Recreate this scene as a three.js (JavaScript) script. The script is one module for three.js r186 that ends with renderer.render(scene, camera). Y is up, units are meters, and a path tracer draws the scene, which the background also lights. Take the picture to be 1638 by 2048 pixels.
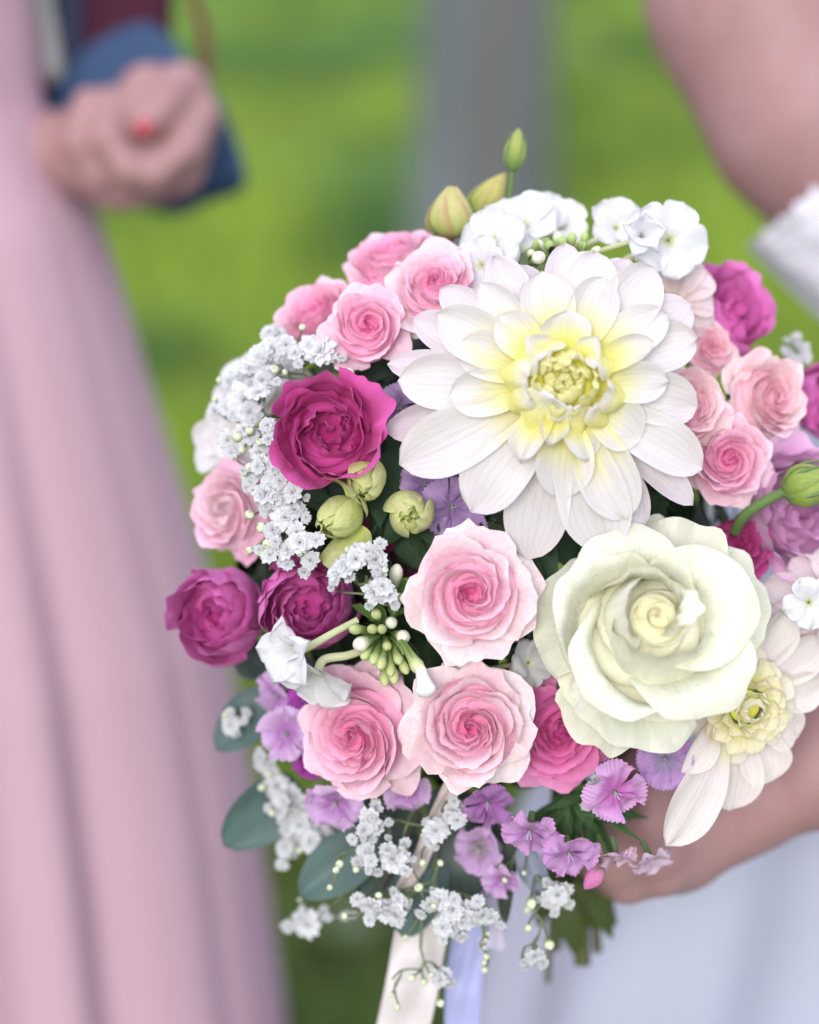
import * as THREE from 'three';
import { mergeGeometries } from 'three/addons/utils/BufferGeometryUtils.js';
import { MarchingCubes } from 'three/addons/objects/MarchingCubes.js';

// ---------------------------------------------------------------- camera, sky, sun, exposure
const D0 = 0.8, FOV = 30, PITCH = 20 * Math.PI / 180, CAMY = 1.32;
const PX = D0 * 2 * Math.tan(FOV / 2 * Math.PI / 180) / 2048;        // metres per photograph pixel at the bouquet
const scene = new THREE.Scene();
const camera = new THREE.PerspectiveCamera(FOV, 819 / 1024, 0.05, 500);
camera.position.set(0, CAMY, 0);
camera.rotation.x = -PITCH;
camera.focus = 0.818;
camera.userData.fStop = 2.25;
const renderer = new THREE.WebGLRenderer({ antialias: true });
renderer.setSize(819, 1024);
renderer.toneMapping = THREE.LinearToneMapping;
renderer.toneMappingExposure = 1.17;
renderer.shadowMap.enabled = true;

{ // bright, lightly veiled sky
  const W = 256, H = 128, d = new Float32Array(W * H * 4);
  for (let y = 0; y < H; y++) for (let x = 0; x < W; x++) {
    const el = Math.max(0, (y + 0.5) / H * 2 - 1), i = (y * W + x) * 4;
    const b = 1.0 + 0.15 * Math.sin(el * Math.PI / 2) + 0.03 * Math.sin(x / W * Math.PI * 6 + el * 5);
    d[i] = b * 0.96; d[i + 1] = b * 0.99; d[i + 2] = b * 1.15; d[i + 3] = 1;
  }
  const t = new THREE.DataTexture(d, W, H, THREE.RGBAFormat, THREE.FloatType);
  t.mapping = THREE.EquirectangularReflectionMapping; t.magFilter = THREE.LinearFilter; t.needsUpdate = true;
  scene.background = t; scene.environment = t;
}
const sun = new THREE.DirectionalLight(0xfff8f2, 2.0);
sun.position.set(-1.1, 3.0, 3.9); sun.target.position.set(0, 1, -0.8);
sun.castShadow = true; sun.shadow.radius = 48; sun.shadow.mapSize.set(2048, 2048);
Object.assign(sun.shadow.camera, { left: -2, right: 2, top: 2, bottom: -2, near: 0.5, far: 12 });
scene.add(sun, sun.target);

// ---------------------------------------------------------------- helpers
const { sin, cos, PI, abs, min, max, pow, exp, sqrt, floor, hypot, atan2 } = Math;
const rng = (a) => () => { a |= 0; a = a + 0x6D2B79F5 | 0; let t = Math.imul(a ^ a >>> 15, 1 | a); t = t + Math.imul(t ^ t >>> 7, 61 | t) ^ t; return ((t ^ t >>> 14) >>> 0) / 4294967296; };
const lerp = (a, b, t) => a + (b - a) * t, clamp = (x, a = 0, b = 1) => min(b, max(a, x));
const sm = (a, b, x) => { const t = clamp((x - a) / (b - a)); return t * t * (3 - 2 * t); };
const mixc = (a, b, t) => [lerp(a[0], b[0], t), lerp(a[1], b[1], t), lerp(a[2], b[2], t)];
const hex = (h) => { const c = new THREE.Color(h); return [c.r, c.g, c.b]; };
const V3 = (x, y, z) => new THREE.Vector3(x, y, z);
const FWD = V3(0, -sin(PITCH), -cos(PITCH)), UPV = V3(0, cos(PITCH), -sin(PITCH));
const EYE = camera.position.clone();
// a point seen at pixel (px, py) of the photograph, dz metres behind the bouquet's front
const P = (px, py, dz = 0) => {
  const k = (D0 + dz) / D0 * PX;
  return EYE.clone().addScaledVector(FWD, D0 + dz).add(V3((px - 819) * k, 0, 0)).addScaledVector(UPV, (1024 - py) * k);
};
const S = (px, dz = 0) => px * PX * (D0 + dz) / D0;                   // a length of px pixels at that depth
const onPlane = (px, py, z) => { const d = P(px, py, 0).sub(EYE); return EYE.clone().addScaledVector(d, z / d.z); };
const onGround = (px, py) => { const d = P(px, py, 0).sub(EYE); return EYE.clone().addScaledVector(d, -CAMY / d.y); };
const dir = (x, y, z) => V3(x, 0, 0).addScaledVector(UPV, y).addScaledVector(FWD, -z).normalize();   // right, up, towards the viewer
const DC = [950, 1050], DR = 0.15;
const dome = (px, py) => { const r = hypot(px - DC[0], py - DC[1]) * PX; return DR - sqrt(max(DR * DR - r * r, 0.0009)); };
const domeN = (px, py, k = 0.75) => { const x = (px - DC[0]) * PX / DR * k, y = -(py - DC[1]) * PX / DR * k; return [x, y, sqrt(max(0.05, 1 - x * x - y * y))]; };

const used = new Map();
const numbered = (n) => { const k = used.get(n) || 0; used.set(n, k + 1); return k ? n + '_' + String(k).padStart(3, '0') : n; };
const tag = (o, label, category, group, kind) => { if (label) o.userData.label = label; if (category) o.userData.category = category; if (group) o.userData.group = group; if (kind) o.userData.kind = kind; return o; };
function thing(name, label, category, group, pos) {
  const o = new THREE.Group(); o.name = numbered(name); scene.add(o); if (pos) o.position.copy(pos);
  return tag(o, label, category, group);
}
function mesh(name, geo, mat, parent) {
  const m = new THREE.Mesh(geo, mat); m.name = parent ? name : numbered(name); m.castShadow = m.receiveShadow = true; (parent || scene).add(m); return m;
}
// turn a group's +Z to direction n (right, up, towards viewer), its X staying near the picture's right, then spin about the axis
function face(o, n, spin = 0) {
  const z = dir(...n), x = UPV.clone().cross(z).normalize(), y = z.clone().cross(x);
  o.quaternion.setFromRotationMatrix(new THREE.Matrix4().makeBasis(x, y, z));
  o.quaternion.multiply(new THREE.Quaternion().setFromAxisAngle(V3(0, 0, 1), spin));
  return z;
}
// a bloom whose visible middle is at the pixel; its base lies h behind that along its axis
function bloom(name, label, category, group, px, py, dz, n, h, spin = 0) {
  dz = dz ?? dome(px, py); n = n ?? domeN(px, py);
  const o = thing(name, label, category, group), z = face(o, n, spin);
  o.position.copy(P(px, py, dz)).addScaledVector(z, -h);
  return o;
}
function sheet(nu, nv, f, col) {
  const p = [], c = [], uv = [], ix = [];
  for (let j = 0; j <= nv; j++) for (let i = 0; i <= nu; i++) {
    const s = i / nu * 2 - 1, t = j / nv;
    p.push(...f(s, t)); if (col) c.push(...col(s, t)); uv.push(i / nu, t);
  }
  for (let j = 0; j < nv; j++) for (let i = 0; i < nu; i++) { const a = j * (nu + 1) + i, b = a + 1, d = a + nu + 1, e = d + 1; ix.push(a, b, e, a, e, d); }
  const g = new THREE.BufferGeometry();
  g.setAttribute('position', new THREE.Float32BufferAttribute(p, 3));
  if (col) g.setAttribute('color', new THREE.Float32BufferAttribute(c, 3));
  g.setAttribute('uv', new THREE.Float32BufferAttribute(uv, 2));
  g.setIndex(ix); g.computeVertexNormals(); return g;
}
const hash = (x, y, s) => { let h = (x * 374761393 + y * 668265263 + s * 974634777) | 0; h = Math.imul(h ^ h >>> 13, 1274126177); return ((h ^ h >>> 16) >>> 0) / 4294967296; };
const vnoise = (x, y, s = 0) => { const i = floor(x), j = floor(y), a = x - i, b = y - j, u = a * a * (3 - 2 * a), v = b * b * (3 - 2 * b); return lerp(lerp(hash(i, j, s), hash(i + 1, j, s), u), lerp(hash(i, j + 1, s), hash(i + 1, j + 1, s), u), v); };
const fbm = (x, y, s = 0, o = 4) => { let a = 0.5, r = 0; for (let k = 0; k < o; k++) { r += a * vnoise(x, y, s + k); x *= 2.03; y *= 2.03; a *= 0.5; } return r / (1 - pow(0.5, o)); };
function dataTex(W, H, f, srgb, rep) {
  const d = new Uint8Array(W * H * 4);
  for (let y = 0; y < H; y++) for (let x = 0; x < W; x++) { const c = f((x + 0.5) / W, (y + 0.5) / H); const i = (y * W + x) * 4; for (let k = 0; k < 3; k++) d[i + k] = clamp(c[k]) * 255; d[i + 3] = 255; }
  const t = new THREE.DataTexture(d, W, H); t.magFilter = t.minFilter = THREE.LinearFilter; t.wrapS = t.wrapT = THREE.RepeatWrapping; if (srgb) t.colorSpace = THREE.SRGBColorSpace; if (rep) t.repeat.set(...rep); t.needsUpdate = true; return t;
}
function tube(pts, r, seg = 24, rs = 8, r1 = r) {
  const c = new THREE.CatmullRomCurve3(pts), g = new THREE.TubeGeometry(c, seg, 1, rs, false), p = g.attributes.position, q = V3();
  for (let i = 0; i <= seg; i++) { const ctr = c.getPointAt(i / seg), R = lerp(r, r1, i / seg); for (let j = 0; j <= rs; j++) { const k = i * (rs + 1) + j; q.fromBufferAttribute(p, k).sub(ctr).multiplyScalar(R).add(ctr); p.setXYZ(k, q.x, q.y, q.z); } }
  return g;
}
const paint = (g, c) => { const n = g.attributes.position.count, a = new Float32Array(n * 3); for (let i = 0; i < n; i++) a.set(typeof c === 'function' ? c(g.attributes.position.getX(i), g.attributes.position.getY(i), g.attributes.position.getZ(i)) : c, i * 3); g.setAttribute('color', new THREE.BufferAttribute(a, 3)); return g; };

// ---------------------------------------------------------------- materials
const veinTex = (n, depth, tint, s) => dataTex(256, 256, (u, v) => {
  const line = (k, w) => exp(-pow((u - k + 0.006 * (fbm(k * 30, v * 5, s, 2) - 0.5) * 4) / w, 2));
  let a = 0; for (let i = 1; i < n; i++) a += line(i / n, 0.007) * (0.35 + 0.65 * vnoise(i * 7.3, v * 4, s));
  const streak = 0.5 + 0.5 * (fbm(u * 60, v * 3, s + 5, 3) - 0.5), m = 1 - depth * clamp(a) - depth * 0.35 * streak - 0.05 * (fbm(u * 9, v * 9, s + 9) - 0.4);
  return [m + tint[0] * (1 - m), m + tint[1] * (1 - m), m + tint[2] * (1 - m)];
}, true);
const bumpTex = dataTex(256, 256, (u, v) => { const b = 0.5 + 0.35 * (fbm(u * 40, v * 4, 3, 3) - 0.5) + 0.4 * (fbm(u * 12, v * 12, 8, 4) - 0.5); return [b, b, b]; });
const petalMat = (o = {}) => new THREE.MeshPhysicalMaterial({ color: 0xffffff, vertexColors: true, side: THREE.DoubleSide, roughness: o.rough ?? 0.93, transmission: o.trans ?? 0.3, thickness: 0, specularIntensity: o.spec ?? 0.5, map: o.map ?? null, bumpMap: bumpTex, bumpScale: o.bump ?? 0.0005 });
const VEIN_DAHLIA = veinTex(9, 0.11, [0.55, 0.25, 0.35], 1), VEIN_ROSE = dataTex(256, 256, (u, v) => { const a = fbm((u - 0.5) * 34 / (0.5 + v), v * 2.5, 2, 3), b = fbm(u * 10, v * 10, 12, 4), m = clamp(0.95 + 0.1 * (a - 0.5) + 0.12 * (b - 0.5)); const br = sm(0.93, 1, v) * sm(0.6, 0.7, fbm(u * 6, 3.3, 61, 3)) * 0.3 + 0.12 * sm(0.8, 0.86, fbm(u * 22, v * 22, 62, 2)); return [m + (1 - m) * 0.7 - br * 0.35, m - br * 0.45, m + (1 - m) * 0.3 - br * 0.75]; }, true), VEIN_FINE = veinTex(16, 0.2, [0.6, 0.1, 0.5], 4), VEIN_CREAM = dataTex(512, 512, (u, v) => { const a = fbm((u - 0.5) * 40 / (0.35 + v), v * 3, 22, 3), l = exp(-pow((fbm((u - 0.5) * 14 / (0.4 + v), v * 1.5, 32, 3) - 0.5) / 0.02, 2)) * vnoise(u * 9, v * 7, 4), sp = sm(0.78, 0.86, fbm(u * 26, v * 26, 42, 3)) , m = clamp(0.965 + 0.06 * (a - 0.5) - 0.045 * l - 0.09 * sp + 0.05 * (fbm(u * 7, v * 7, 52, 3) - 0.5)); return [m, m, m * 0.985]; }, true), VEIN_LEAF = veinTex(8, 0.18, [0.1, 0.3, 0.1], 6);
const M = {
  dahlia: petalMat({ map: VEIN_DAHLIA, trans: 0.24 }),
  rose: petalMat({ map: VEIN_ROSE, trans: 0.22 }),
  lis: petalMat({ trans: 0.2, spec: 0.6 }),
  white: petalMat({ trans: 0.24 }),
  puff: petalMat({ trans: 0.2, spec: 0.3 }),
  cream: petalMat({ map: VEIN_CREAM, trans: 0.16, bump: 0.0012 }),
  fringed: petalMat({ map: VEIN_FINE, trans: 0.3 }),
  bud: petalMat({ map: VEIN_ROSE, trans: 0.2 }),
  green: new THREE.MeshPhysicalMaterial({ vertexColors: true, side: THREE.DoubleSide, roughness: 0.6, specularIntensity: 0.6, bumpMap: bumpTex, bumpScale: 0.0004 }),
  leaf: new THREE.MeshPhysicalMaterial({ vertexColors: true, side: THREE.DoubleSide, roughness: 0.58, map: VEIN_LEAF, bumpMap: bumpTex, bumpScale: 0.0006 }),
  skin: new THREE.MeshPhysicalMaterial({ color: new THREE.Color().setRGB(0.41, 0.25, 0.25), roughness: 0.52, specularIntensity: 0.6, map: dataTex(256, 256, (u, v) => { const n = fbm(u * 14, v * 14, 21) - 0.5; return [0.97 + n * 0.05, 0.95 + n * 0.1, 0.95 + n * 0.1]; }, true) }),
};

// ---------------------------------------------------------------- petal builders
// cup petal: a strip of a surface of revolution round the bloom's axis. a0, a1, a2: rise of the profile in degrees at its foot, middle and rim
function cupPetal(o, col) {
  const { phi, w, r0 = 0.05, L = 1, a0, a1, a2, foot = 0.34, edge = 0.35, pw = 2.4, point = 0, spiral = 0, ruffle = 0, wrap = 1, seed = 1, scale = 1, sideCurl = 0.9, mid = 0.65, z0 = 0, nu = 14, nv = 12, uneven = 0.03, knee = 0.62, lean = 0 } = o;
  const N = 26, cols = {}, rad = PI / 180;
  const column = (s) => {
    const key = s.toFixed(4); if (cols[key]) return cols[key];
    const T = 1 - edge * pow(abs(s), pw) + point * exp(-pow(s / 0.16, 2)) + ruffle * 0.5 * (vnoise(s * 5 + seed * 3.1, seed, 2) - 0.5);
    const end = a1 + (a2 - a1) * (mid + sideCurl * s * s), tab = [[r0, z0]]; let r = r0, z = z0;
    for (let k = 0; k < N; k++) {
      const u = (k + 0.5) / N * T, a = u < foot ? lerp(a0, a1, sm(foot * 0.25, foot, u)) : u < knee ? a1 : lerp(a1, end, pow(sm(knee, 1.05, u), 0.85));
      r += cos(a * rad) * L * T / N; z += sin(a * rad) * L * T / N; tab.push([r, z]);
    }
    return cols[key] = tab;
  };
  return sheet(nu, nv, (s, t) => {
    const tab = column(s), k = min(N - 1e-6, t * N), i = floor(k), q = k - i;
    let r = lerp(tab[i][0], tab[i + 1][0], q), z = lerp(tab[i][1], tab[i + 1][1], q);
    const rim = sm(0.45, 1, t);
    r *= 1 + spiral * s; r += uneven * (vnoise(s * 1.7 + seed, t * 2, seed) - 0.5) * 2 * t;
    r += ruffle * rim * (vnoise(s * 4.3 + seed * 1.7, t * 1.5 + seed, 5) - 0.5) * 1.5; z += ruffle * rim * (vnoise(s * 5.1 - seed, seed * 2.3, 7) - 0.5) + lean * s * t; r += ruffle * 0.45 * sm(0.75, 1, t) * (vnoise(s * 7 + seed, seed, 6) - 0.5);
    const d = s * w * (0.75 + 0.25 * sin(min(1, t * 1.3) * PI / 2)) , R = max(r, 0.004);
    const x = R * (1 - (1 - cos(d)) * wrap), y = R * (wrap * sin(d) + (1 - wrap) * d);
    return [(x * cos(phi) - y * sin(phi)) * scale, (x * sin(phi) + y * cos(phi)) * scale, z * scale];
  }, col);
}
// a cup that stands H high with its wall at radius rho
const cupTo = (rho, H, a1, r0 = 0.05, a0 = -8) => { const f = max(0.02, (rho - r0 - H * cos(a1 * PI / 180)) / 0.66); return { L: f + H, foot: f / (f + H), r0, a0, a1 }; };
// blade petal from a base to a tip, rolled across its length; e3 is its upper side
const OUT = {
  dahlia: (t) => (0.34 + 0.66 * sin(min(t / 0.64, 1) * PI / 2)) * (t < 0.64 ? 1 : pow(max(0, 1 - pow((t - 0.64) / 0.36, 2.2)), 0.66)),
  round: (t) => (0.22 + 0.78 * sin(min(t / 0.68, 1) * PI / 2)) * (t < 0.68 ? 1 : pow(max(0, 1 - pow((t - 0.68) / 0.32, 2.4)), 0.5)),
  fan: (t) => 0.14 + 0.86 * pow(t, 1.1) * (t > 0.85 ? 1 - 0.25 * pow((t - 0.85) / 0.15, 2) : 1),
  leaf: (t) => pow(sin(PI * pow(t, 0.75)), 0.9) + 0.03 * (1 - t),
  oval: (t) => pow(max(0, sin(PI * pow(min(1, t * 0.97 + 0.03), 0.9))), 0.55),
  sepal: (t) => (0.6 + 0.4 * sin(min(t / 0.35, 1) * PI / 2)) * pow(1 - t, 0.75),
};
function blade(o, col) {
  const { b, tip, W, out = 'dahlia', roll = 0.4, arch = 0.06, curl = 0, twist = 0, ridge = 0, wave = 0, fringe = 0, seed = 1, nu = 12, nv = 14, side = null, bend = 0 } = o;
  const e1 = tip.clone().sub(b), L = e1.length(); e1.normalize();
  let rd = V3((b.x + tip.x) / 2, (b.y + tip.y) / 2, 0); if (rd.length() < 1e-6) rd.set(1, 0, 0); rd.normalize();
  let e2 = side ? side.clone() : V3(-rd.y, rd.x, 0); e2.addScaledVector(e1, -e2.dot(e1)); if (e2.length() < 1e-4) e2.set(0, 1, 0).addScaledVector(e1, -e1.y); e2.normalize();
  let e3 = e1.clone().cross(e2); if (twist) { const q = new THREE.Quaternion().setFromAxisAngle(e1, twist); e2.applyQuaternion(q); e3.applyQuaternion(q); }
  const f = OUT[out];
  return sheet(nu, nv, (s, t) => {
    const tooth = fringe ? fringe * sm(0.55, 1, t) * (abs(((s * 4.5 + 20 + seed) % 1) - 0.5) * 2 - 0.5) * (0.6 + 0.8 * vnoise(s * 6 + seed, seed, 3)) : 0;
    const dome2 = (out === 'fan') ? -0.22 * s * s * t : 0;
    const l = (t * (1 + tooth) + dome2 * t) * L, half = W * f(t), ro = max(roll * (0.6 + 0.4 * t), 0.01), a = s * ro;
    let y = half * sin(a) / ro, z = half * (1 - cos(a)) / ro;
    z += L * arch * sin(PI * t) + L * curl * t * t * t + ridge * half * cos(s * PI * 2.5) * 0.5;
    z += wave * W * (vnoise(s * 1.6 + seed * 3, t * 2.2 + seed, seed) - 0.5) * t * 2;
    y += bend * L * t * t + wave * W * 0.4 * (vnoise(t * 3, seed, 9) - 0.5);
    return [b.x + e1.x * l + e2.x * y + e3.x * z, b.y + e1.y * l + e2.y * y + e3.y * z, b.z + e1.z * l + e2.z * y + e3.z * z];
  }, col);
}
const polar = (a, r, z) => V3(r * cos(a), r * sin(a), z);

// roses: one spiral of petals from the tight heart outwards
function roseBloom(o) {
  const { name, label, cat = 'rose', group, px, py, R, dz, n, spin = 0, seed, pal, count = 30, kind = 'spray' } = o;
  const d = dz ?? dome(px, py), sc = S(R, d), g = bloom(name, label, cat, group, px, py, d, n, sc * 0.62, spin), r = rng(seed), mat = o.mat ?? M.rose, vw = 0.78 + 0.35 * r(), vt = (r() - 0.5) * 14, vs = r() < 0.5 ? -1 : 1, cx = (r() - 0.5) * 0.12, cy = (r() - 0.5) * 0.12;
  for (let i = 0; i < count; i++) {
    const q = i / (count - 1), j = () => r() - 0.5;
    let p;
    const u = min(1, q / 0.74), f = clamp((q - 0.74) / 0.26);
    if (kind === 'spray') p = q <= 0.74 ? { phi: i * 2.4 + j() * 0.8, w: lerp(1.9, 0.8, pow(u, 0.6)) * (0.85 + 0.35 * r()), ...cupTo(lerp(0.05, 0.76, pow(u, vw)) + j() * 0.05, lerp(0.74, 0.54, u) + j() * 0.05, lerp(93, 73 + vt, u) + j() * 9, lerp(0.015, 0.08, u)), a2: lerp(86, 10, u) + j() * 44, knee: lerp(0.74, 0.8, u), edge: lerp(0.1, 0.2, u), pw: lerp(3, 1.9, u), point: 0.035, spiral: vs * lerp(0.32, 0.12, u), ruffle: 0.05, uneven: lerp(0.015, 0.05, u), sideCurl: 0.8 }
      : { phi: i * 2.4 + j() * 0.5, w: lerp(0.85, 0.74, f), ...cupTo(lerp(0.86, 1.03, f) + j() * 0.06, lerp(0.56, 0.6, f), lerp(56, 8, f) + j() * 10, 0.1, -12), a2: lerp(-30, -60, f) + j() * 24, knee: 0.6, edge: 0.26, pw: 1.6, point: 0.07, spiral: 0.07, ruffle: 0.1, uneven: 0.07, mid: 0.25, sideCurl: 2.0 };
    else if (kind === 'cup') p = { phi: i * 2.4 + j() * 0.7, w: lerp(1.4, 0.95, q), ...cupTo(lerp(0.12, 0.92, pow(q, 0.85)) + j() * 0.08, lerp(0.66, 0.62, q) + j() * 0.1, lerp(97, q > 0.9 ? 70 : 84, q) + j() * 10), a2: lerp(105, q > 0.9 ? 20 : 66, q) + j() * 50, knee: 0.68, edge: 0.24, pw: 2.2, spiral: lerp(0.3, 0.12, q), ruffle: lerp(0.12, 0.15, q), uneven: 0.08, sideCurl: 0.4, nu: 36, nv: 16 };
    else p = { phi: i * 2.4 + j() * 0.4, w: lerp(1.7, 1.05, q), r0: 0.03 + 0.07 * q, L: 0.95 + 0.08 * q + j() * 0.06, a0: lerp(60, 10, q), a1: lerp(100, 94, q) + j() * 5, a2: lerp(150, 172, q) + j() * 16, knee: 0.45, edge: 0.24, pw: 2.2, spiral: 0.12, ruffle: 0.05, uneven: 0.03, sideCurl: 0.2 };
    const tone = 0.94 + 0.12 * r(), sd = seed * 7 + i, a = pal(q, r);
    const col = (s, t) => { const k = a.rim(s, t), m = (0.93 + 0.14 * vnoise(s * 3 + sd, t * 4, 11)) * tone; return [min(0.95, k[0] * m), min(0.95, k[1] * m), min(0.95, k[2] * m)]; };
    const geo = cupPetal({ ...p, ...(o.tweak ? o.tweak(q, i, p) : {}), seed: sd, scale: sc }, col);
    const m = mesh('petal', geo, mat, g); if (kind !== 'bud') { m.rotation.set((j() * 0.1 + cy) * (1 - q), (j() * 0.1 + cx) * (1 - q), 0); }
  }
  if (kind !== 'bud') {                                          // added fill dome standing in for inner petals, brightens the gaps between them
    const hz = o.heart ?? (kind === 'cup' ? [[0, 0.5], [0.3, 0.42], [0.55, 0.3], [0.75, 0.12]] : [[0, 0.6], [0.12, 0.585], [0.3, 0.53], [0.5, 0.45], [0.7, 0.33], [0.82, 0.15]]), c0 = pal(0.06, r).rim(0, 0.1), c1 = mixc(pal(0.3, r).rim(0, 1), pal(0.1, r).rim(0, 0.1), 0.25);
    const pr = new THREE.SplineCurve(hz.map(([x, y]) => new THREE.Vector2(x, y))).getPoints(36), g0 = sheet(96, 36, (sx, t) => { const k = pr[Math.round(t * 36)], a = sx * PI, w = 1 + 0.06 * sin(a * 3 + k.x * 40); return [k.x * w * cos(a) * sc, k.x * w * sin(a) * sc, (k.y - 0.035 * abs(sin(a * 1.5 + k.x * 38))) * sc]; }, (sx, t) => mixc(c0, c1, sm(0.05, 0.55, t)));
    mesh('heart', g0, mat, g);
  }
  if (o.sepals !== 0) for (let i = 0; i < 5; i++) {
    const a = i * 1.2566 + seed, b = polar(a, sc * 0.06, -sc * 0.1), tp = polar(a, sc * 0.7, -sc * (0.22 + 0.25 * r()));
    mesh('sepal', blade({ b, tip: tp, W: sc * 0.13, out: 'leaf', roll: 0.6, nu: 5, nv: 7 }, () => [0.11, 0.19, 0.06]), M.green, g);
  }
  mesh('stem', paint(tube([V3(0, 0, 0.02 * sc), V3(0, 0, -sc * 0.3), V3(0, 0, -sc * 0.85)], sc * 0.13, 6, 8, sc * 0.05), [0.12, 0.2, 0.07]), M.green, g);
  return g;
}
// pigment: cream foot running to a coloured rim
const pigment = (foot, rimIn, rimOut, from = 0.25, deep = null, pw = 0.9) => (q, r) => { const rim = mixc(rimIn, rimOut, pow(q, pw)); return { rim: (s, t) => mixc(deep && q < 0.25 ? deep : foot, rim, sm(from, 0.85, t + 0.12 * abs(s) * (q > 0.5 ? 1 : 0))) }; };
const PINK = pigment(hex('#fcefe8'), hex('#f9a6d0'), hex('#fdf3f0'), 0.1, hex('#f27ab4'), 0.6);
const PINKB = pigment(hex('#fceee8'), hex('#faa8d0'), hex('#fce2ea'), 0.1, hex('#f482bc'), 0.75);
const HOT = pigment(hex('#f8cae2'), hex('#f074c0'), hex('#f6b0da'), 0.05, hex('#d84ea4'), 0.9);
const PEACH = pigment(hex('#fcf2ea'), hex('#fbc6d6'), hex('#fcebe8'), 0.1, hex('#f8a8c6'), 0.8);
const BLUSH = pigment(hex('#fbf0ee'), hex('#fbe6ea'), hex('#f9cbe2'), 0.2, null, 1.2);
const MAGENTA = pigment(hex('#bb3480'), hex('#d652a4'), hex('#da60ac'), 0.05, hex('#ae2a72'));
const ORCHID = pigment(hex('#c4449a'), hex('#de6cba'), hex('#e284c8'), 0.05, hex('#ba3a8a'));
const LILAC = pigment(hex('#c683b4'), hex('#dea8d2'), hex('#e6bede'), 0.05);
const CREAM = pigment(hex('#f9f6e0'), hex('#f3f2e4'), hex('#e8ecdc'), 0.05, hex('#fdf8cc'));  // pale yellow core tones, lifted further to offset the shade between petals
const GREEN = pigment(hex('#d0e688'), hex('#d8ec8a'), hex('#d2dc9c'), 0.2, hex('#d6f070'));

// ---------------------------------------------------------------- ground, grass, tree
const patch = (x, z) => fbm(x * 1.1 + 40, z * 0.9 + 17, 31, 4);
const dry = (x, z) => clamp(sm(-3.1, -1.7, z) * (0.55 + 1.1 * (fbm(x * 2.3, z * 2.3, 41, 3) - 0.4)));
const turf = (x, z) => { const p = sm(0.36, 0.62, patch(x, z)); let c = mixc([0.065, 0.145, 0.045], [0.23, 0.33, 0.05], p); c = mixc(c, [0.16, 0.28, 0.1], sm(0.5, 0.75, fbm(x * 0.6, z * 0.6, 77, 3)) * 0.7); return mixc(c, [0.12, 0.1, 0.05], dry(x, z) * 0.75); };
{
  const q = (s) => Math.sign(s) * (abs(s) * 6 + pow(abs(s), 4) * 160);
  const g = sheet(150, 150, (s, t) => [q(s), 0, -3 + q(1 - t * 2)], (s, t) => turf(q(s), -3 + q(1 - t * 2)));
  const p = g.attributes.normal; for (let i = 0; i < p.count; i++) p.setXYZ(i, 0, 1, 0);
  const uv = g.attributes.uv, ps = g.attributes.position; for (let i = 0; i < uv.count; i++) uv.setXY(i, ps.getX(i) / 2, ps.getZ(i) / 2);
  tag(mesh('ground', g, new THREE.MeshStandardMaterial({ vertexColors: true, side: THREE.DoubleSide, roughness: 1, map: dataTex(512, 512, (u, v) => { const n = 0.72 + 0.55 * (fbm(u * 60, v * 60, 5, 4) - 0.4); return [n, n, n * 0.95]; }, true) })), 'green turf behind the bouquet', null, null, 'structure');
  const bl = [], r = rng(5);
  for (let k = 0; k < 7; k++) { const a = r() * 6.28, h = 0.045 + 0.05 * r(), l = 0.03 * r() + 0.01, x = (r() - 0.5) * 0.05, z = (r() - 0.5) * 0.05; bl.push(blade({ b: V3(x, 0, z), tip: V3(x + l * cos(a), h, z + l * sin(a)), W: 0.003, out: 'sepal', roll: 0.4, arch: 0.1, nu: 2, nv: 4, side: V3(-sin(a), 0, cos(a)) }, () => [1, 1, 1])); }
  const N = 26000, im = new THREE.InstancedMesh(mergeGeometries(bl), new THREE.MeshPhysicalMaterial({ vertexColors: true, side: THREE.DoubleSide, roughness: 0.75, transmission: 0.3, thickness: 0, specularIntensity: 0.4 }), N), m4 = new THREE.Matrix4(), qd = new THREE.Quaternion(), c = new THREE.Color();
  for (let i = 0; i < N; i++) {
    const d = 1.2 + 15 * pow(r(), 1.4), x = (r() - 0.5) * (d * 1.1 + 1.2), z = -d, k = (0.7 + 0.8 * r()) * (1 - 0.4 * dry(x, z)) * (1 + d * 0.06);
    qd.setFromAxisAngle(V3(0, 1, 0), r() * 6.28); m4.compose(V3(x, 0, z), qd, V3(k, k, k)); im.setMatrixAt(i, m4);
    const t = turf(x, z), v = 0.9 + 0.9 * r(); im.setColorAt(i, c.setRGB(t[0] * v * 1.1, t[1] * v * 1.1, t[2] * v));
  }
  im.name = 'grass'; im.castShadow = im.receiveShadow = true; scene.add(im);
  tag(im, 'short green grass blades growing on the lawn', 'grass', null, 'stuff');
}
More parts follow.
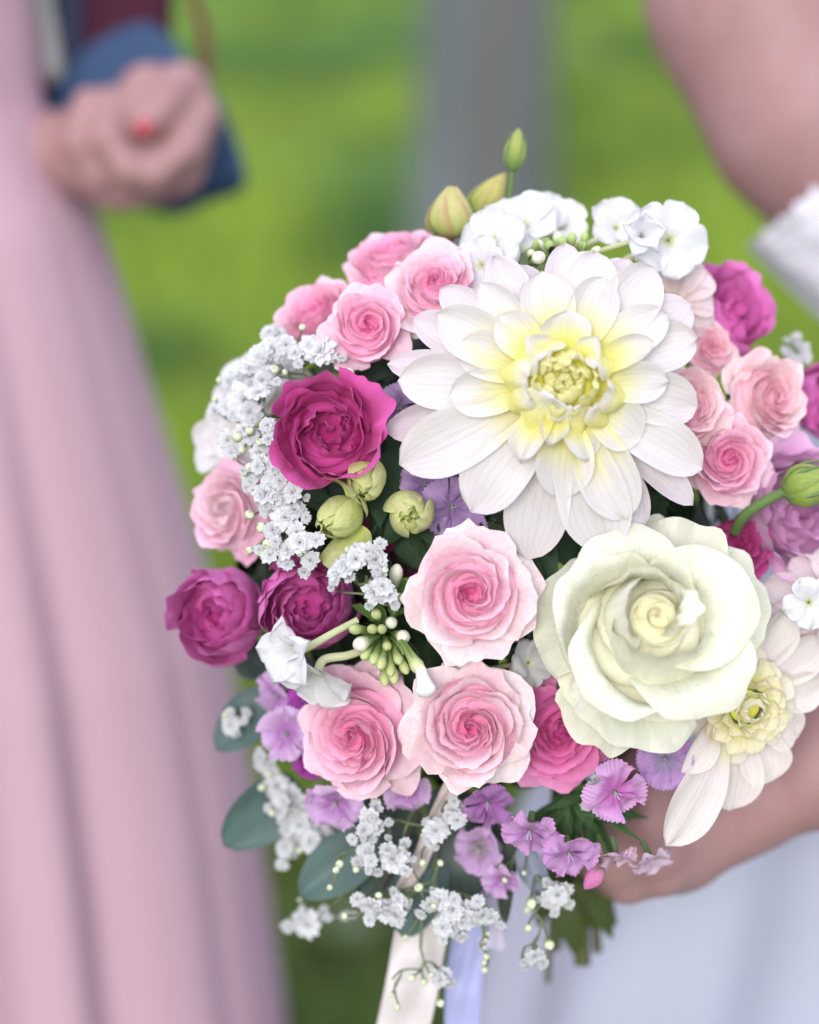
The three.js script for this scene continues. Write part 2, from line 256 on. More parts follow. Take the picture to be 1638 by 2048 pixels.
{
  const base = onGround(960, 540), t = thing('tree', 'grey blurred tree trunk rising from the lawn behind the bouquet', 'tree', null, base);
  const h = 5.2, bark = new THREE.MeshStandardMaterial({ vertexColors: true, roughness: 0.95, bumpMap: dataTex(256, 512, (u, v) => { const b = 0.5 + 0.9 * (fbm(u * 18, v * 7, 14, 4) - 0.5); return [b, b, b]; }), bumpScale: 0.03 });
  const rad = (y) => 0.205 + 0.06 * exp(-y * 6) - 0.012 * y;
  const g = sheet(64, 90, (s, u) => { const a = s * PI, y = u * h - 0.05, r = rad(max(0, y)) * (1 + 0.05 * sin(a * 3 + 1) + 0.09 * exp(-max(0, y) * 4) * sin(a * 5) + 0.04 * (fbm(cos(a) * 3 + 9, y * 2.2 + sin(a) * 3, 6, 3) - 0.5)); return [r * sin(a) + 0.02 * y, y, -r * cos(a)]; },
    (s, u) => { const y = u * h, brown = sm(0.5, 0.62, fbm(sin(s * PI) * 2.2 + 5, y * 0.5, 12, 3) + 0.22 * sin(s * PI - 0.2)); return mixc(mixc([0.085, 0.1, 0.105], [0.17, 0.19, 0.2], fbm(s * 9, y * 3, 17, 4)), [0.13, 0.11, 0.105], brown * 0.5); });
  mesh('trunk', g, bark, t);
  for (const [a, y] of [[0.6, 4.2], [3.6, 4.5], [2.1, 5.0]]) mesh('limb', paint(tube([V3(0.08, y, 0), V3(cos(a) * 0.5, y + 0.6, sin(a) * 0.5), V3(cos(a) * 1.4, y + 1.3, sin(a) * 1.3)], 0.11, 14, 10, 0.03), [0.2, 0.19, 0.18]), bark, t);
  const cr = [], r = rng(71);
  for (let i = 0; i < 900; i++) { const a = r() * 6.28, e = r() * 1.5, q = 0.5 + 1.3 * r(), p = V3(cos(a) * q * cos(e), 6.1 + sin(e) * q * 0.9, sin(a) * q * cos(e)), u = V3(r() - 0.5, r() - 0.6, r() - 0.5).normalize(); cr.push(blade({ b: p, tip: p.clone().addScaledVector(u, 0.12), W: 0.035, out: 'leaf', roll: 0.5, nu: 2, nv: 4 }, () => [0.06 + 0.04 * hash(i, 1, 1), 0.13, 0.03])); }
  mesh('crown', mergeGeometries(cr), M.green, t);
}
for (const [px, py, sz, c, lb] of [[1180, 112, 0.34, [0.8, 0.6, 0.42], 'pale beige fallen leaf lying on the far grass right of the tree'], [695, 1912, 0.07, [0.16, 0.22, 0.11], 'round dull green leaf lying on the near ground beside the ribbons']]) {
  const p = onGround(px, py), t = thing('fallen_leaf', lb, 'leaf', null, p);
  mesh('leaf_blade', blade({ b: V3(0, 0.05, sz / 2), tip: V3(0, 0.07, -sz / 2), W: sz / 2, out: 'oval', roll: 0.7, arch: 0.1, side: V3(1, 0, 0) }, (s, u) => mixc(c, [c[0] * 0.8, c[1] * 0.8, c[2] * 0.7], abs(s))), M.leaf, t);
  mesh('leaf_stalk', paint(tube([V3(0, 0.05, sz / 2), V3(0.01, 0.03, sz * 0.7), V3(0.02, 0, sz * 0.85)], sz * 0.03, 6, 6), [c[0] * 0.6, c[1] * 0.6, c[2] * 0.5]), M.green, t);
}

// ---------------------------------------------------------------- people
// one skin surface round tapered bones: [from, to, radius from, radius to]
function skinGeo(bones, k, cell) {
  const bb = new THREE.Box3(); for (const [a, b, ra, rb] of bones) { const q = max(ra, rb) + 3 * cell; for (const p of [a, b]) bb.expandByPoint(p.clone().addScalar(q)).expandByPoint(p.clone().addScalar(-q)); }
  const size = bb.getSize(V3()), ctr = bb.getCenter(V3()), half = max(size.x, size.y, size.z) / 2, N = min(128, Math.ceil(half * 2 / cell) + 4);
  const mc = new MarchingCubes(N, new THREE.MeshBasicMaterial(), false, false, 400000); mc.isolation = 0;
  const B = bones.map(([a, b, ra, rb]) => ({ a, d: b.clone().sub(a), l2: max(1e-12, b.distanceToSquared(a)), ra, rb })), p = V3(), h = N / 2;
  for (let z = 0; z < N; z++) for (let y = 0; y < N; y++) for (let x = 0; x < N; x++) {
    p.set((x - h) / h * half + ctr.x, (y - h) / h * half + ctr.y, (z - h) / h * half + ctr.z);
    let d = 1e3;
    for (const { a, d: e, l2, ra, rb } of B) {
      const ax = p.x - a.x, ay = p.y - a.y, az = p.z - a.z, t = clamp((ax * e.x + ay * e.y + az * e.z) / l2);
      const q = hypot(ax - e.x * t, ay - e.y * t, az - e.z * t) - lerp(ra, rb, t), m = max(0, k - abs(d - q)) / k; d = min(d, q) - m * m * k * 0.25;
    }
    mc.field[x + y * N + z * N * N] = -d;
  }
  mc.update();
  const n = mc.count, pos = new Float32Array(n * 3), nor = new Float32Array(n * 3), uv = new Float32Array(n * 2);
  for (let i = 0; i < n; i++) for (let c = 0; c < 3; c++) { pos[i * 3 + c] = mc.positionArray[i * 3 + c] * half + ctr.getComponent(c); nor[i * 3 + c] = mc.normalArray[i * 3 + c]; }
  for (let i = 0; i < n; i++) { uv[i * 2] = (pos[i * 3] + pos[i * 3 + 2] * 0.5) * 5; uv[i * 2 + 1] = pos[i * 3 + 1] * 5; }
  const g = new THREE.BufferGeometry(); g.setAttribute('position', new THREE.BufferAttribute(pos, 3)); g.setAttribute('normal', new THREE.BufferAttribute(nor, 3)); g.setAttribute('uv', new THREE.BufferAttribute(uv, 2)); return g;
}
const chain = (pts, rs) => pts.slice(1).map((p, i) => [pts[i], p, rs[i], rs[i + 1]]);
const moved = (g, p) => g.translate(-p.x, -p.y, -p.z);
const weave = dataTex(256, 256, (u, v) => { const b = 0.5 + 0.2 * sin(u * 256 * PI) * sin(v * 256 * PI) + 0.3 * (fbm(u * 20, v * 20, 2, 3) - 0.5); return [b, b, b]; }, false, [6, 6]);
const cloth = (c, o = {}) => new THREE.MeshPhysicalMaterial({ color: new THREE.Color().setRGB(...c), side: THREE.DoubleSide, roughness: o.rough ?? 0.7, sheen: o.sheen ?? 0.4, sheenColor: new THREE.Color().setRGB(...(o.sc ?? c)), sheenRoughness: 0.5, specularIntensity: 0.5, bumpMap: weave, bumpScale: 0.0006 });
// a dress as a ring of folds round an upright axis; rows: [height, half width, half depth]
function dressGeo(rows, folds, depthAt = 1) {
  const at = (y) => { let i = 0; while (i < rows.length - 2 && y < rows[i + 1][0]) i++; const t = clamp((rows[i][0] - y) / (rows[i][0] - rows[i + 1][0])); return [lerp(rows[i][1], rows[i + 1][1], t), lerp(rows[i][2], rows[i + 1][2], t)]; };
  const top = rows[0][0], bot = rows[rows.length - 1][0];
  return sheet(320, 120, (s, t) => { const a = s * PI, y = lerp(bot, top, t), [rx, rz] = at(y), f = folds(a, y); return [sin(a) * (rx + f), y, cos(a) * (rz + f)]; });
}
{ // guest in the pink dress
  const Z = -1.27, X0 = onPlane(-250, 600, Z).x, org = V3(X0, 0, Z);
  const t = thing('person', 'person in a long pink draped dress holding a blue bag in a clenched hand', 'person', null, org);
  const edges = [[58, -160], [62, 0], [80, 200], [130, 330], [192, 430], [245, 600], [290, 760], [332, 900], [440, 1250], [505, 1600], [565, 2048], [600, 2500]].map(([x, y]) => { const p = onPlane(x, y, Z); return [p.y, p.x - X0, (p.x - X0) * 0.72]; });
  edges.unshift([1.34, 0.13, 0.09]); edges.push([0.02, 0.34, 0.27]);
  const fold = (a, y) => { const k = sm(1.12, 0.55, y) * 0.007 + 0.001, w = 0.35 * sin(y * 2.1), d = (c, s) => exp(-pow((a - c) / s, 2));
    return k * (sin(a * 7 + w + 0.4) * 0.5 + sin(a * 13 + 1.3 - w) * 0.15 + sin(a * 4 + 2) * 0.5) - k * 1.8 * d(0.70, 0.08) - k * 1.1 * d(0.42, 0.1) - k * 0.8 * d(1.12, 0.08) + k * 1.0 * d(0.56, 0.1); };
  mesh('dress', dressGeo(edges, fold), cloth([0.53, 0.355, 0.425], { sc: [0.7, 0.62, 0.95], sheen: 0.5 }), t);
  const Q = (x, y, d = 0) => P(x, y, 0.43 + d), K = S(1, 0.43);
  const bones = [
    ...chain([Q(-330, 120, 0.16), Q(-60, 330, 0.06), Q(95, 310, 0.03), Q(185, 300, 0.02)], [0.045, 0.037, 0.027, 0.028]),
    [Q(190, 300, 0.015), Q(320, 260, 0.012), 0.031, 0.03], [Q(235, 350, 0.012), Q(345, 330, 0.01), 0.024, 0.022], [Q(300, 195, 0.012), Q(360, 215, 0.008), 0.022, 0.021],
    ...chain([Q(176, 205, -0.005), Q(158, 285, -0.016), Q(200, 355, -0.012)], [0.0095, 0.0095, 0.0085]),
    ...chain([Q(222, 205, -0.006), Q(214, 275, -0.025), Q(262, 338, -0.024), Q(330, 330, -0.014)], [0.0105, 0.0105, 0.0098, 0.0085]),
    ...chain([Q(395, 232, 0.0), Q(375, 292, -0.018), Q(310, 345, -0.022), Q(262, 352, -0.012)], [0.0105, 0.0105, 0.0098, 0.0085]),
    ...chain([Q(382, 165, 0.012), Q(400, 238, 0.004), Q(392, 300, 0.006)], [0.011, 0.0115, 0.01]),
    ...chain([Q(362, 168, 0.0), Q(330, 205, -0.018), Q(292, 248, -0.026)], [0.0145, 0.0118, 0.0102]),
  ];
  const body = mesh('body', moved(skinGeo(bones, 0.006, 0.003), org), M.skin, t);
  const nail = new THREE.SphereGeometry(1, 16, 10); nail.scale(15 * K, 19 * K, 0.004); nail.rotateZ(-0.6);
  const nm = mesh('nail', nail, new THREE.MeshPhysicalMaterial({ color: new THREE.Color().setRGB(0.5, 0.025, 0.07), roughness: 0.25, clearcoat: 0.6 }), body); nm.position.copy(Q(287, 255, -0.035)).sub(org); nm.quaternion.copy(camera.quaternion); nm.userData.label = 'red painted fingernail';
}
{ // blue bag hanging behind that hand
  const c = P(270, 240, 0.5), t = thing('bag', 'blurred navy blue cloth bag with dark maroon lining and thin cord', 'bag', null, c), k = S(1, 0.5);
  t.quaternion.copy(camera.quaternion);
  const L = (x, y, z = 0) => V3((x - 270) * k, (240 - y) * k, z);
  const poly = (pts, d, mat, name, z) => { const sh = new THREE.Shape(); const cv = new THREE.CatmullRomCurve3(pts.map(([x, y]) => L(x, y)), true, 'catmullrom', 0.35).getPoints(60); cv.forEach((p, i) => i ? sh.lineTo(p.x, p.y) : sh.moveTo(p.x, p.y)); const g = new THREE.ExtrudeGeometry(sh, { depth: d, bevelEnabled: true, bevelSize: 0.006, bevelThickness: 0.008, bevelSegments: 4 }); g.translate(0, 0, z - d); return mesh(name, g, mat, t); };
  const blue = cloth([0.035, 0.075, 0.16], { sheen: 0.2 }), navy = cloth([0.035, 0.045, 0.085], { sheen: 0.2 }), maroon = cloth([0.05, 0.004, 0.02], { sheen: 0.1 });
  poly([[118, 200], [190, 105], [290, 62], [345, 110], [425, 215], [468, 345], [400, 375], [345, 400], [250, 380], [130, 330]], 0.03, blue, 'pouch', 0);
  poly([[140, -330], [315, -330], [308, 70], [250, 110], [160, 130]], 0.03, maroon, 'lining', -0.012);
  poly([[98, -330], [150, -330], [146, 120], [150, 240], [100, 245], [70, 190], [62, 60]], 0.02, navy, 'side_panel', -0.004);
  mesh('cord', tube([L(370, -330, -0.02), L(372, -60, -0.01), L(402, 50, -0.01), L(410, 130, -0.005), L(408, 220, -0.012)], 0.0035, 30, 8), cloth([0.16, 0.04, 0.04]), t);
  mesh('tassel', (() => { const g = new THREE.LatheGeometry([[0.001, 0.1], [0.006, 0.095], [0.007, 0.02], [0.0085, -0.02], [0.0095, -0.05], [0.0085, -0.058], [0.001, -0.062]].map(([x, y]) => new THREE.Vector2(x, y)), 18); g.rotateZ(0.13); g.translate(...L(88, 0, 0.014).toArray()); return g; })(), new THREE.MeshStandardMaterial({ color: new THREE.Color().setRGB(0.42, 0.42, 0.38), roughness: 0.5, metalness: 0.3 }), t);
}
{ // bride, her right arm beside the frame's edge and her left hand round the bouquet's stems
  const Z = -1.13, X0 = 0.395, org = V3(X0, 0, Z), t = thing('person', 'person in a white dress with lace sleeve, one hand gripping the bouquet stems', 'person', null, org);
  const A = (x, y, d = 0) => P(x, y, 0.33 + d), G = (x, y, d = 0) => P(x, y, 0.14 + d);
  const torso = [[V3(X0, 1.02, Z), V3(X0, 1.3, Z), 0.085, 0.1], [V3(X0 - 0.1, 1.36, Z), V3(X0 + 0.1, 1.36, Z), 0.06, 0.06], [V3(X0, 1.36, Z), V3(X0, 1.5, Z), 0.055, 0.05], [V3(X0 - 0.06, 1.0, Z), V3(X0 + 0.06, 1.0, Z), 0.075, 0.075]];
  const armR = chain([A(1430, -420, 0.04), A(1535, 0, 0.01), A(1622, 240, 0), A(1690, 335, 0)], [0.072, 0.065, 0.054, 0.042]).concat(chain([A(1690, 335, 0), A(1735, 420, 0.01), A(1950, 690, 0.0)], [0.042, 0.038, 0.03]));
  const armL = chain([V3(X0 + 0.15, 1.36, Z), V3(X0 + 0.22, 1.05, Z + 0.1), G(1900, 1440, 0), G(1640, 1525, 0), G(1470, 1600, 0.005)], [0.055, 0.045, 0.042, 0.03, 0.026]);
  const upper = skinGeo([...torso, ...armR, ...armL.slice(0, 3)], 0.03, 0.008);
  const hand = skinGeo([...armL.slice(2), [G(1480, 1600, 0.004), G(1350, 1650, 0), 0.027, 0.03], [G(1440, 1630, 0), G(1330, 1710, -0.002), 0.02, 0.018],
    ...chain([G(1385, 1590, -0.012), G(1300, 1600, -0.03), G(1215, 1640, -0.02), G(1190, 1660, 0.0)], [0.011, 0.0105, 0.0095, 0.008]),
    ...chain([G(1390, 1645, -0.012), G(1305, 1655, -0.034), G(1215, 1690, -0.024), G(1190, 1705, -0.004)], [0.0112, 0.0108, 0.0098, 0.0085]),
    ...chain([G(1392, 1695, -0.008), G(1315, 1705, -0.032), G(1225, 1730, -0.022), G(1200, 1742, -0.004)], [0.0108, 0.0104, 0.0094, 0.008]),
    ...chain([G(1385, 1728, 0), G(1322, 1745, -0.022), G(1255, 1765, -0.014), G(1232, 1772, 0)], [0.0098, 0.0092, 0.0084, 0.007]),
    ...chain([G(1450, 1585, -0.004), G(1350, 1545, -0.018), G(1270, 1530, -0.016)], [0.014, 0.0115, 0.0095])], 0.009, 0.003);
  mesh('body', moved(mergeGeometries([upper, hand]), org), M.skin, t);
  const rows = [[1.36, 0.125, 0.1], [1.22, 0.125, 0.115], [1.08, 0.108, 0.1], [1.03, 0.112, 0.105], [0.95, 0.165, 0.15], [0.85, 0.235, 0.2], [0.75, 0.285, 0.25], [0.66, 0.315, 0.28], [0.4, 0.36, 0.34], [0.02, 0.5, 0.46]];
  const fold = (a, y) => { const k = sm(1.02, 0.6, y) * 0.02, w = 0.3 * sin(y * 3); return k * (sin(a * 10 + w) * 0.8 + sin(a * 19 + 2 - w) * 0.35 + sin(a * 6 + 1 + w) * 0.6); };
  mesh('dress', dressGeo(rows, fold), cloth([0.42, 0.45, 0.555], { rough: 0.5, sc: [0.8, 0.85, 1], sheen: 0.6 }), t);
  // lace sleeve round the bent forearm, scalloped hem at the elbow
  const e0 = A(1628, 382, 0.004), e1 = A(1950, 730, 0.004), ax = e1.clone().sub(e0), len = ax.length(); ax.normalize(); const u = ax.clone().cross(V3(0, 0, 1)).normalize(), w = ax.clone().cross(u);
  const lace = sheet(160, 40, (s, v) => { const a = s * PI, r = lerp(0.05, 0.042, v) + 0.0012 * sin(a * 9 + v * 6), l = (v * 1.03 - 0.03) * len + 0.003 * abs(sin(a * 12)) * (1 - v); return e0.clone().sub(org).addScaledVector(ax, l).addScaledVector(u, r * cos(a)).addScaledVector(w, r * sin(a)).toArray(); });
  mesh('lace_sleeve', lace, new THREE.MeshStandardMaterial({ color: new THREE.Color().setRGB(0.72, 0.72, 0.8), side: THREE.DoubleSide, roughness: 0.8, bumpScale: 0.002, bumpMap: dataTex(256, 256, (x, y) => { const f = sin(x * 50) * sin(y * 40) > 0.15 || fbm(x * 16, y * 16, 3, 3) > 0.55 ? 0.8 : 0.2; return [f, f, f]; }) }), t);
}

// ---------------------------------------------------------------- inside of the bouquet
{
  const c = P(965, 1090, 0.15), bl = [], r = rng(17);
  for (let i = 0; i < 700; i++) {
    const u = r() * 2 - 1, a = r() * 6.28, q = sqrt(1 - u * u), R = 0.118 * (0.8 + 0.2 * r()), d = V3(q * cos(a), q * sin(a), u); if (d.dot(FWD) > 0.35) { i--; continue; }
    const p = d.clone().multiplyScalar(R), s = V3(r() - 0.5, r() - 0.5, r() - 0.5).cross(d).normalize(), tip = p.clone().addScaledVector(s, 0.03 + 0.02 * r()).addScaledVector(d, (r() - 0.7) * 0.015), g0 = 0.5 + r();
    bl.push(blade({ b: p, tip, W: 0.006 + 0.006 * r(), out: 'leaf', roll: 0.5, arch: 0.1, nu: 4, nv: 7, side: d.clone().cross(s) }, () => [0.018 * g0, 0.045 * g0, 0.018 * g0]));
  }
  const m = mesh('foliage', mergeGeometries(bl), M.green); m.position.copy(c);
  tag(m, 'dark green leaves packed between the blooms of the bouquet', 'foliage', null, 'stuff');
}
{ // stems below the hand
  const o = P(1150, 1720, 0.15), t = thing('stem_bundle', 'olive green cut stems and leaves sticking out below the gripping hand', 'stem bundle', null, o);
  const ends = [[1080, 1850, 0.14, 12], [1110, 1900, 0.16, 16], [1165, 1930, 0.15, 22], [1195, 1905, 0.17, 13], [1228, 1850, 0.16, 10], [1095, 1965, 0.17, 9], [1135, 1860, 0.18, 17]];
  for (const [x, y, d, w] of ends) { const a = P(1150 + (x - 1150) * 0.55, 1560, d - 0.02).sub(o), b = P(1150 + (x - 1150) * 0.75, 1740, d).sub(o), e = P(x, y, d).sub(o); mesh('stem', paint(tube([a, b, e], S(w, d) * 0.6, 16, 8, S(w, d) * 0.75), (px) => mixc([0.045, 0.06, 0.015], [0.1, 0.11, 0.035], hash(x, y, 1))), M.green, t); }
  for (const [x0, y0, x1, y1, w] of [[1120, 1770, 1160, 1925, 26], [1180, 1760, 1225, 1880, 22], [1100, 1760, 1075, 1850, 24], [1150, 1760, 1190, 1860, 28]]) mesh('leaf', blade({ b: P(x0, y0, 0.14).sub(o), tip: P(x1, y1, 0.15).sub(o), W: S(w, 0.14), out: 'leaf', roll: 0.6, side: V3(1, 0, 0) }, () => [0.06, 0.09, 0.02]), M.leaf, t);
}

// ---------------------------------------------------------------- dahlias
function dahlia(o) {
  const { label, px, py, dz, n = [0, 0, 1], unit, petals, seed, cols } = o, U = S(unit, dz), t = bloom('dahlia', label, 'dahlia', null, px, py, dz, n, U * (o.h ?? 130), 0), r = rng(seed);
  const LAY = { b: { rb: 190, zb: -150, zt: -215, roll: 0.85, arch: 0.06, k: 0 }, o: { rb: 165, zb: -95, zt: -150, roll: 0.95, arch: 0.085, k: 1 }, m: { rb: 140, zb: -45, zt: -50, roll: 1.0, arch: 0.05, k: 2 }, i: { rb: 120, zb: 0, zt: 20, roll: 0.8, arch: 0.03, k: 3 }, c: { rb: 60, zb: 30, zt: 80, roll: 1.3, arch: 0.1, k: 4 } };
  const Hh = (o.h ?? 130);
  petals.forEach((p, i) => {
    const [x, y, W, lay, ex = {}] = p, l = { ...LAY[lay], ...ex }, a = atan2(-y, x) + (l.da ?? 0), b = polar(a, l.rb, l.zb + Hh).multiplyScalar(U), tip = V3(x, -y, l.zt + Hh).multiplyScalar(U);
    const tone = 0.96 + 0.06 * r(), c = cols(l.k), sd = seed + i * 3.7;
    mesh('petal', blade({ b, tip, W: W * U * (o.wide ?? 1), out: l.out ?? 'dahlia', roll: l.roll, arch: l.arch + 0.03 * (r() - 0.5), curl: l.curl ?? (r() - 0.5) * 0.08, twist: l.twist ?? (r() - 0.5) * 0.3, ridge: l.ridge ?? 0.035, wave: l.wave ?? 0.16, bend: l.bend ?? (r() - 0.5) * 0.05, seed: sd, nu: 14, nv: 18 },
      (s, v) => { const q = c(s, v), m = tone * (0.975 + 0.05 * vnoise(s * 2 + sd, v * 5, 3)); return [q[0] * m, q[1] * m, q[2] * m]; }), M.dahlia, t);
  });
  const disc = new THREE.SphereGeometry(1, 20, 10, 0, 6.3, 0, PI / 2); disc.rotateX(PI / 2); disc.scale((o.core ?? 150) * U, (o.core ?? 150) * U, (o.coreH ?? 88) * U); disc.translate(0, 0, (Hh - (o.coreZ ?? 50)) * U);
  mesh('disc', paint(disc, [0.8, 0.8, 0.16]), M.green, t);
  mesh('calyx', paint(new THREE.LatheGeometry([[0.01, -60], [60, -50], [170, 0], [120, 40], [10, 60]].map(([x, y]) => new THREE.Vector2(x * U * Hh / 150, y * U * Hh / 150)), 20).rotateX(PI / 2).translate(0, 0, -Hh * 0.15 * U), [0.16, 0.24, 0.08]), M.green, t);
  return t;
}
const WHITE = [0.81, 0.8, 0.79], BLUSHW = [0.81, 0.76, 0.775], LAVW = [0.77, 0.72, 0.785], YEL = [0.86, 0.84, 0.12], PALEY = [0.88, 0.87, 0.48];
const dcol = (k) => k === 0 ? (s, v) => mixc(mixc(PALEY, BLUSHW, sm(0.1, 0.4, v)), LAVW, sm(0.5, 1, v) * 0.8)
  : k === 1 ? (s, v) => mixc(mixc(PALEY, WHITE, sm(0.1, 0.45, v)), BLUSHW, sm(0.5, 1, v) * 0.35)
    : k === 2 ? (s, v) => mixc(YEL, mixc(PALEY, WHITE, sm(0.4, 0.8, v + 0.15 * abs(s))), sm(0.05, 0.5, v + 0.1 * abs(s)))
      : k === 3 ? (s, v) => mixc(YEL, mixc(PALEY, WHITE, sm(0.5, 0.95, v + 0.2 * abs(s))), sm(0.15, 0.75, v + 0.12 * abs(s)))
        : k === 5 ? (s, v) => mixc([0.86, 0.85, 0.3], mixc(PALEY, WHITE, sm(0.5, 1.0, v)), sm(0.15, 0.7, v)) : (s, v) => mixc(YEL, [0.9, 0.89, 0.42], sm(0.0, 0.8, v));
const off = (list, cx, cy) => list.map(([x, y, ...q]) => [x - cx, y - cy, ...q]);
{
  const p = off([
    [590, 232, 100, 'b'], [930, 172, 92, 'b', { zt: -190 }], [1240, 252, 115, 'b'], [1535, 470, 128, 'b'], [1535, 1440, 78, 'b'], [1300, 1535, 100, 'b'], [70, 1090, 98, 'b'], [76, 745, 82, 'b'], [195, 528, 98, 'b'], [330, 388, 92, 'b'],
    [1065, 220, 142, 'o'], [1350, 300, 132, 'o'], [1548, 630, 122, 'o'], [1560, 955, 125, 'o'], [1575, 1265, 122, 'o'], [1120, 1655, 165, 'o', { zt: -175 }], [735, 1690, 150, 'o', { zt: -200, zb: -130 }], [475, 1462, 152, 'o', { zt: -120 }], [135, 1235, 150, 'o'], [128, 832, 128, 'o'],
    [312, 520, 122, 'm'], [512, 384, 92, 'm'], [800, 330, 128, 'm'], [1098, 358, 115, 'm'], [1388, 512, 112, 'm'], [402, 690, 112, 'm'], [368, 920, 112, 'm'], [1270, 1130, 125, 'm'], [1205, 1500, 142, 'm', { zt: -90, zb: -60 }], [905, 1400, 138, 'm', { zt: -40 }], [1400, 848, 98, 'm', { zt: -20 }],
    [1322, 655, 85, 'i', { roll: 1.6, zt: 10 }], [600, 545, 98, 'i', { roll: 0.9 }], [905, 520, 112, 'i', { zt: 60, roll: 0.7, wave: 0.3 }],
    [690, 1225, 92, 'i', { roll: 1.1, zt: 45, wave: 0.5, twist: 0.4 }], [825, 1165, 72, 'i', { roll: 1.3, zt: 95, wave: 0.6, curl: 0.15 }], [1010, 1225, 105, 'i', { roll: 0.9, zt: 30, wave: 0.5, twist: -0.5 }],
    [1060, 650, 70, 'i', { roll: 1.2, zt: 100 }], [735, 640, 70, 'i', { roll: 1.2, zt: 90, wave: 0.4 }],
  ], 900, 860);
  for (let i = 0; i < 15; i++) { const a = i * 0.419 + 0.2, R = 590 + 50 * hash(i, 8, 8); p.push([R * cos(a), R * sin(a), 95, 'b', { zb: -185, zt: -265 }]); }
  for (let i = 0; i < 13; i++) { const a = i * 0.483 + 0.1, R = 520 + 40 * hash(i, 9, 8); p.push([R * cos(a), R * sin(a), 95, 'o', { zb: -120, zt: -165 }]); }
  // cupped petals standing round the eye: [angle, foot radius, foot z, tip radius, tip z, half width, roll]
  for (const [a, rb, zb, rt, zt, W, roll] of [[172, 295, 5, 185, 130, 82, 1.1], [236, 270, 0, 80, 140, 120, 0.9], [262, 240, 10, 150, 95, 70, 1.2], [288, 255, 0, 130, 130, 90, 1.0], [318, 280, 0, 180, 120, 74, 1.1], [345, 305, 5, 195, 135, 80, 1.1], [25, 265, 10, 160, 140, 74, 1.2], [70, 180, 30, 125, 135, 66, 1.7], [112, 220, 20, 150, 130, 76, 1.1], [145, 250, 10, 150, 140, 74, 1.2], [205, 275, 0, 175, 120, 76, 1.1]]) {
    const q = a * PI / 180; p.push([rt * cos(q), -rt * sin(q), W, 'c', { rb, zb, zt, roll, arch: 0.02, k: 5, twist: 0.15, wave: 0.3 }]);
  }
  for (const [K, R, rb, zb, zt, W, roll, ar, z1] of [[8, 12, 52, 30, 80, 30, 1.1, -0.25, 10], [9, 52, 100, 20, 92, 46, 1.1, -0.2, 40], [13, 112, 150, 10, 100, 48, 1.3, -0.12, 70]]) for (let i = 0; i < K; i++) { const a = (i + 0.75 * hash(i, K, 2)) / K * 6.283, q = R * (0.7 + 0.75 * hash(i, K, 1)); p.push([q * cos(a), -q * sin(a), W, 'c', { rb, zb, zt: zt + z1 * hash(i, K, 3), roll, arch: ar, twist: 0.9 * (hash(i, K, 5) - 0.5), wave: 0.4 }]); }
  dahlia({ label: 'largest bloom, white dahlia with yellow heart at the top of the bouquet', px: 1125, py: 767, dz: 0.0, unit: 1 / 2.34, petals: p, seed: 3, wide: 1.15, cols: dcol });
}
{ // smaller yellow-hearted dahlia at lower right
  const p = [], r = rng(9), c2 = (k) => k >= 3 ? (s, v) => mixc([0.84, 0.82, 0.34], [0.88, 0.86, 0.62], sm(0, 0.7, v)) : k === 2 ? (s, v) => mixc([0.85, 0.83, 0.4], [0.88, 0.86, 0.74], sm(0.05, 0.6, v)) : (s, v) => mixc(PALEY, mixc([0.86, 0.82, 0.78], [0.84, 0.76, 0.78], sm(0.5, 0.2, v) * 0.6), sm(0.02, 0.3, v));
  for (const [x, y, w, l, ex] of off([[1335, 1690, 58, 'b', { rb: 75, zt: 10, zb: -40, roll: 0.7 }], [1375, 1520, 40, 'o', { rb: 60, roll: 1.2, zt: 5 }], [1505, 1612, 62, 'b', { rb: 60 }], [1580, 1562, 58, 'b', { rb: 60 }], [1625, 1482, 50, 'b', { rb: 60 }], [1665, 1390, 45, 'b', { rb: 60 }], [1660, 1310, 45, 'b', { rb: 60 }], [1590, 1255, 45, 'b', { rb: 60 }], [1500, 1240, 45, 'b', { rb: 60 }], [1410, 1545, 50, 'b', { rb: 60 }], [1390, 1440, 45, 'b', { rb: 60 }]], 1500, 1415)) p.push([x * (y > 250 ? 1 : 1.16), y * (y > 250 ? 1 : 1.16), w * 1.05, l, { zb: -62, zt: -62, ...ex }]);
  for (const [R, cnt, W, rb, zb, zt, k, roll] of [[135, 12, 34, 55, -42, -40, 2, 1.0], [108, 12, 30, 48, -25, -12, 3, 1.1], [78, 11, 25, 40, -12, 8, 3, 1.2], [48, 9, 23, 32, -2, 20, 4, 1.2], [18, 8, 15, 28, 2, 26, 4, 1.3]]) for (let i = 0; i < cnt; i++) { const a = (i + R * 0.013) / cnt * 6.283, q = R * 0.86 * (0.88 + 0.24 * r()); p.push([q * cos(a), -q * sin(a), W * 0.95, k === 2 ? 'm' : 'c', { rb, zb, zt, k, roll, arch: R < 30 ? -0.2 : 0.05, wave: 0.2 }]); }
  dahlia({ label: 'smaller cream dahlia with pale yellow heart right of the cream rose', px: 1500, py: 1418, dz: 0.032, n: [0.28, -0.16, 0.95], unit: 1, petals: p, seed: 21, cols: c2, h: 55, core: 34, coreH: 14, coreZ: 26 });
}
const pinkw = () => (s, v) => mixc([0.84, 0.7, 0.68], [0.84, 0.76, 0.78], sm(0.1, 0.8, v)), whitew = (k) => (s, v) => mixc([0.84, 0.82, 0.74], [0.84, 0.84, 0.86], sm(0.1, 0.6, v));
